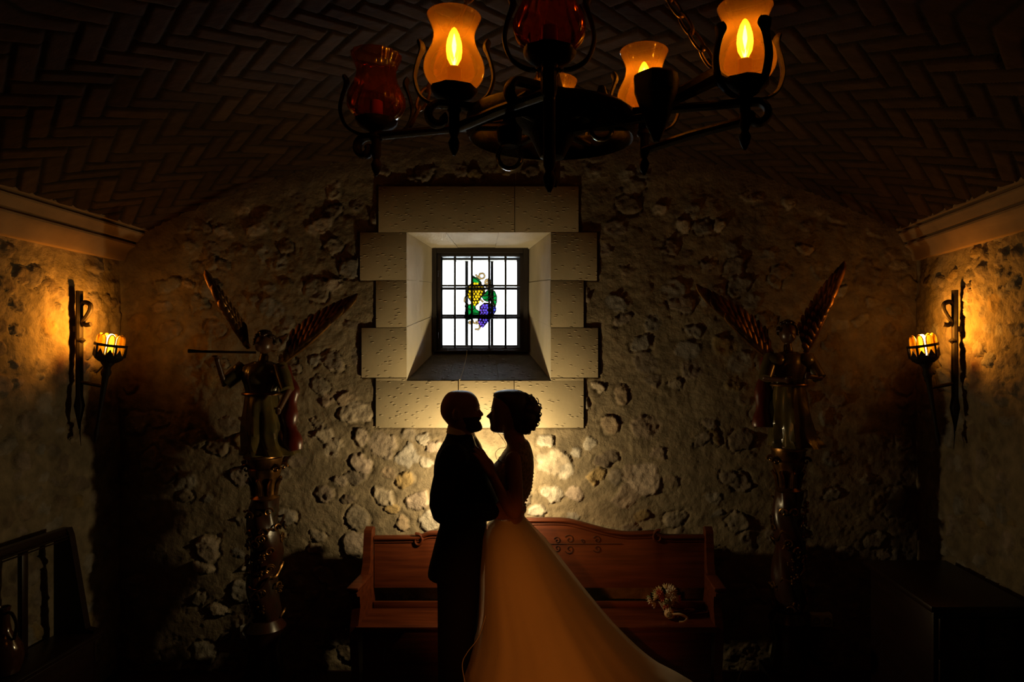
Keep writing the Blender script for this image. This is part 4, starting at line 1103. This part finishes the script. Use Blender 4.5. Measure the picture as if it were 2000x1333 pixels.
for s in (-1, 1):
    e = Vector((zx(318), DC+s*.077, zz_(285)))
    b.ball(e, (.017,.009,.031), 14); b.tube([e+Vector((.012*math.cos(t), s*.009, .028*math.sin(t))) for t in np.linspace(-.2, 5.0, 14)], .0038, 6)
slices(b, [(300,232,395,.055),(380,234,408,.058),(430,226,424,.062),(480,215,438,.09)], 14, 32)
torso = [(425,226,424,.058),(450,219,432,.078),(480,213,441,.125),(520,192,452,.175),(560,171,470,.203),(600,151,487,.214),(680,131,528,.218),(760,125,545,.212),(850,131,572,.200),(900,138,600,.192),(950,146,622,.186),(1000,153,640,.18),(1050,161,600,.176),(1100,168,542,.173),(1170,170,540,.178),(1240,152,540,.188),(1400,112,538,.200),(1574,77,520,.208)]
slices(b, [(r[0], r[1]+30, r[2]-30, r[3]*.86) for r in torso[2:13]], 30, 32)
SHm = [P(884,889,3.295), P(884,889,3.665)]
near = [P(886,893,3.285), P(868,1000,3.235), P(958,1000,3.27)]
far = [P(886,893,3.675), P(880,995,3.70), P(968,985,3.70)]
limb(b, near, [.045,.036,.026]); limb(b, far, [.045,.036,.026])
hand(b, P(962,1001,3.275), Vector((.95,.30,-.02)), Vector((-.2,1,0)), Vector((0,0,1)), 1.02, .22)
hand(b, P(972,985,3.695), Vector((.95,-.30,0)), Vector((-.2,-1,0)), Vector((0,0,1)), 1.02, .25)
lx = P(900,0,DC).x
for s in (-1, 1): limb(b, [(lx, DC+s*.09, 1.0), (lx-.01, DC+s*.10, .52), (lx-.03, DC+s*.10, .09)], [.075,.055,.04]); b.ball((lx+.0, DC+s*.10, .05), (.10,.04,.035), 10)
body = obj('body', None, M['skin'], groom, me=remesh(b, .0055, 2))
for s in (-1, 1):
    e = MB(); e.ball((zx(466), DC+s*.031, zz_(243)), .0115, 12); obj('eye', e, M['eye'], groom)
bd = MB(); beard = [(r[0], r[1]+ (115 if r[0] < 380 else 60), r[2]+2, r[3]*.99, r[4]+1, r[5]) for r in headm if r[0] >= 308]
beard = [(r[0], min(max(r[1], 300), r[2]-12), *r[2:]) for r in beard]
slices(bd, [(r[0], r[1], r[2], r[3]+.001, r[4] if not 335 < r[0] < 350 else r[4]-4, r[5]) for r in beard], 40, 60)
obj('beard', None, M['beard'], groom, me=remesh(bd, .004, 1))
# shirt collar, bow tie
cl = MB(); rg = []
for v_, ub, uf, hw in ((396,232,404,.062),(402,229,410,.0655),(436,219,436,.073),(445,216,440,.076)):
    rg.append([(( zx(ub)+zx(uf))/2+(zx(uf)-zx(ub))/2*math.cos(t), DC+hw*math.sin(t), zz_(v_+ (v_ < 410)*0+26*(math.cos(t)+.2)*(1 if v_ < 410 else .55))) for t in np.linspace(0, 2*math.pi, 49)])
cl.grid(np.array(rg)); obj('shirt_collar', cl, M['shirt'], groom)
cf = MB(); cf.tube([P(950,1000.5,3.268), P(958,1001,3.272)], .033, 16); obj('shirt_cuff', cf, M['shirt'], groom)
bt = MB(); kx, kz = zx(436), zz_(487)
bt.ball((kx, DC, kz), (.010,.012,.012), 10)
for s in (-1, 1): bt.tube([(kx, DC, kz), (kx+.001, DC+s*.02, kz), (kx-.004, DC+s*.048, kz), (kx-.006, DC+s*.052, kz)], [.008,.016,.026,.022], 8, flat=((1,0,0), .35))
obj('bow_tie', bt, M['satin'], groom)
# jacket with sleeves
j = MB(); slices(j, torso, 80, 64, exp=2.15)
limb(j, near, [.070,.062,.044], 18); limb(j, far, [.070,.062,.044], 18)
for s in (-1, 1): j.ball(P(886,893,DC+s*.175), (.075,.06,.062), 16)
jk = obj('suit_jacket', None, M['suit'], groom, me=remesh(j, .0065, 2))
lp = MB()
for s in (-1, 1):
    lp.tube([(zx(438), DC+s*.040, zz_(470)), (zx(470), DC+s*.075, zz_(560)), (zx(520), DC+s*.055, zz_(690)), (zx(548), DC+s*.018, zz_(800))], [.010,.030,.028,.006], 8, flat=((1,0,.3), .3))
obj('lapels', lp, M['satin'], jk)
tr = MB()
for s in (-1, 1):
    limb(tr, [(lx, DC+s*.085, 1.02), (lx+.002, DC+s*.088, .80), (lx-.008, DC+s*.10, .55), (lx-.014, DC+s*.10, .30), (lx-.030, DC+s*.10, .045)], [.112,.104,.090,.084,.088], 18)
obj('trousers', None, M['suit'], groom, me=remesh(tr, .008, 2))
for s in (-1, 1):
    sh = MB(); x0 = lx-.10
    sh.tube([(x0,DC+s*.10,.045),(x0+.04,DC+s*.10,.055),(x0+.12,DC+s*.10,.052),(x0+.20,DC+s*.10,.035),(x0+.275,DC+s*.10,.022)], [.030,.042,.046,.048,.018], 14, flat=((0,0,1), .9)); obj('shoe', sh, M['satin'], groom)

# --- bride
bride = empty('person', (zx(760), DC, 0), 'woman with dark curled updo in a long tulle wedding gown, hand on the man\'s chest', 'person')
b = MB()
headw = [(99,790,655,.020,655,.03),(104,820,632,.040,632,.03),(118,842,614,.054,614,.03),(150,862,600,.066,600,.03),(200,872,592,.0715,590,.03),(232,872,588,.072,583,.035),(250,870,590,.0715,579,.022),
         (264,868,590,.071,577,.013),(285,864,590,.070,558,.011),(304,858,590,.069,535,.013),(314,855,590,.068,536,.014),(322,852,590,.068,556,.018),(332,848,592,.067,566,.022),(343,842,592,.065,565,.022),(351,838,593,.064,572,.022),
         (359,832,593,.063,566,.022),(370,825,595,.062,575,.022),(392,808,596,.058,570,.024),(408,790,599,.053,571,.024),(424,765,606,.046,580,.026),(438,735,622,.036,606,.03),(446,705,650,.016,650,.03)]
slices(b, headw, 90, 72, rough_=sockets(262, .029))
slices(b, [(370,820,640,.045),(430,835,668,.047),(480,850,690,.052),(520,870,708,.075)], 14, 32)
tor = [(470,848,682,.052),(500,864,697,.070),(530,882,712,.112),(560,893,702,.150),(600,905,672,.168),(640,914,650,.172),(700,920,603,.170),(750,919,564,.165),(800,914,574,.157),(850,908,600,.150),(900,901,630,.140),(950,882,655,.131),(1000,852,672,.125),(1040,845,678,.122),(1070,848,676,.122),(1120,850,668,.118),(1250,850,660,.12),(1330,850,665,.12)]
slices(b, tor, 60, 48)
wn = [P(1002,898,3.315), P(1005,1003,3.265), P(960,926,3.255)]
wf = [P(1000,898,3.645), P(1002,990,3.70), P(955,915,3.68)]
limb(b, wn, [.040,.034,.023]); limb(b, wf, [.040,.033,.023])
hand(b, P(959,924,3.256), Vector((-.50,.25,.80)), Vector((-.75,.55,-.35)), Vector((.55,-.1,.5)), .92, .16)
hand(b, P(954,913,3.68), Vector((-.55,-.2,.75)), Vector((-.8,-.4,-.3)), Vector((.55,.1,.5)), .92, .16)
hx = P(1010,0,DC).x
for s in (-1, 1): limb(b, [(hx-.03, DC+s*.08, 1.0), (hx-.01, DC+s*.08, .55), (hx+.0, DC+s*.07, .13)], [.085,.058,.04]); b.ball((hx-.05, DC+s*.07, .07), (.10,.038,.03), 10)
body = obj('body', None, M['skin'], bride, me=remesh(b, .0055, 2))
for s in (-1, 1):
    e = MB(); e.ball((zx(604), DC+s*.029, zz_(262)), .0105, 12); obj('eye', e, M['eye'], bride)
    e = MB(); p = Vector((zx(690), DC+s*.071, zz_(372))); e.ball(p, .004, 8); e.tube([p, p-Vector((0,0,.022))], [.001,.004], 6); e.ball(p-Vector((0,0,.026)), .0045, 8); obj('earring', e, M['eye'], bride)
# hair: cap, rolled updo and loose curls
hr = MB()
def hb(u, v, r, dy=0, k=(1,1,1)): hr.ball((zx(u), DC+dy, zz_(v)), (r*k[0], r*k[1], r*k[2]), 18)
slices(hr, [(89,780,700,.02),(95,812,655,.042),(104,835,626,.056),(118,855,603,.066),(140,872,597,.073),(165,884,620,.077),(200,890,650,.079),(240,890,685,.079),(290,885,712,.077),(340,870,740,.072),(400,850,765,.06),(430,835,785,.045)], 50, 48)
hb(880,200,.045); hb(898,250,.043, .03); hb(900,250,.043, -.03); hb(900,310,.040); hb(880,310,.040,-.04); hb(880,310,.040,.04); hb(880,370,.038); hb(862,400,.034,.02); hb(862,400,.034,-.02); hb(838,420,.022); hb(845,160,.032)
rr = random.Random(12)
for i in range(46):
    a = rr.uniform(-1.5, 1.35); R = rr.uniform(.052,.066); cy_ = rr.uniform(-.055,.055); c = Vector((zx(875)+math.cos(a)*R, DC+cy_, zz_(285)+math.sin(a)*R*1.25))
    r0 = rr.uniform(.007,.013); ph = rr.uniform(0,6); ax = Vector((rr.uniform(-.5,.5), 1, rr.uniform(-.5,.5))).normalized(); s_ = ax.cross(Vector((0,0,1))).normalized(); u_ = ax.cross(s_)
    hr.tube([c+(s_*math.cos(ph+t)+u_*math.sin(ph+t))*r0*(1-t/14)+ax*t*.0015 for t in np.linspace(0, 7, 16)], .0042, 6)
ho = obj('hair', None, M['hair'], bride, me=remesh(hr, .0042, 1))
cu = MB()
def cl_(pts, r=.0014, dy=0):
    cu = MB(); cu.tube(curve([(zx(u), DC+dy, zz_(v)) for u, v in pts], 6), r, 6); obj('loose_curl', cu, M['hair'], ho)
cl_([(890,180),(915,165),(912,135),(903,128),(896,140),(906,150)], .0028); cl_([(930,215),(958,210),(964,185),(955,165),(945,160)], .0026,.02); cl_([(945,290),(975,280),(982,250),(970,228),(952,228)], .0022); cl_([(950,275),(968,262),(966,240)], .002, .01)
cl_([(940,350),(968,345),(975,320),(955,312)], .0022); cl_([(930,385),(960,385),(970,360),(956,350)], .0024,-.01); cl_([(860,440),(885,452),(900,440),(890,428)], .003); cl_([(900,410),(925,410),(930,392)], .003)
cl_([(640,425),(700,505),(706,545),(660,555),(628,585),(628,620),(640,645),(648,640)], .0012, -.06); cl_([(592,215),(584,300),(590,370),(606,432),(612,440)], .0012, -.04)
# gown
bo = MB(); slices(bo, [r for r in tor if 640 <= r[0] <= 1070], 50, 64, grow=.004); obj('bodice', bo, M['lace'], bride)
lb = MB(); rg = []
for v in np.linspace(505, 650, 16):
    r = interp(tor, v); xb, xf = zx(r[0]), zx(r[1]); c = (xb+xf)/2; a = (xb-xf)/2+.005; hw = r[2]+.005
    rg.append([(c+a*math.copysign(abs(math.cos(t))**(2/2.3), math.cos(t)), DC+hw*math.copysign(abs(math.sin(t))**(2/2.3), math.sin(t)), zz_(v)) for t in np.linspace(-1.35, 1.35, 30)])
lb.grid(np.array(rg)); obj('lace_back', lb, M['lace'], bride)
bn = MB()
for i in range(11):
    v = 770+i*28; bn.ball((zx(interp(tor, v)[0])+(.008 if v > 990 else .002), DC, zz_(v)), .0055, 10)
obj('back_buttons', bn, M['shirt'], bride)
wb = MB(); slices(wb, [(1034,846,677,.128),(1075,855,674,.137)], 6, 64, grow=.007); obj('waistband', wb, M['lace'], bride)
skt = [  # photo y, left px, right px, half depth
 (1008,966,1024,.128),(1020,957,1032,.142),(1035,952,1043,.16),(1070,949,1071,.21),(1110,947,1101,.27),(1160,946,1139,.33),(1220,941,1189,.39),(1270,925,1238,.43),(1300,913,1278,.46),(1325,916,1325,.48),(1370,925,1395,.52),(1420,930,1490,.56),(1444,930,1560,.58)]
def skirt(grow, seg=150, fold=1.0, ph=0):
    mb = MB(); rows = []; n = 90
    for i in range(n):
        y = 1008+(1444-1008)*i/(n-1); l, r, hd = interp(skt, y); x0, x1 = zx((l-820)*4.164), zx((r-820)*4.164); c = (x0+x1)/2; a = (x1-x0)/2+grow*min(1, i/8); z = HC-(y-CY)*DC/F; g = min(1, i/50)
        ring = []
        for j_ in range(seg):
            t = 2*math.pi*j_/seg; ct, st = math.cos(t), math.sin(t)
            f = 1+g*fold*(.012*math.sin(t*11+ph+i*.012)+.014*math.sin(t*5+1.3+ph-i*.01)+.006*math.sin(t*23+i*.03))
            yv = st*(hd+grow*min(1, i/8))*f
            if st < 0: yv *= 1-.0*g
            ring.append((c+ct*a*f, DC+yv*(.95 if st < 0 else .47), z))
        rows.append(ring)
    P3 = np.array(rows); P3 = np.concatenate([P3, P3[:, :1]], 1); mb.grid(P3); return mb
obj('tulle_skirt', skirt(0), M['tulle'], bride)
obj('sheer_overlay', skirt(.022, ph=.7), M['sheer'], bride)
hm = MB(); hm.tube(curve([P(950,1200,3.28), P(935,1245,3.2), P(913,1275,3.12), P(903,1298,3.06), P(908,1333,3.0), P(915,1370,2.97)], 6), .0016, 6); obj('tulle_hem', hm, M['tulle'], bride)
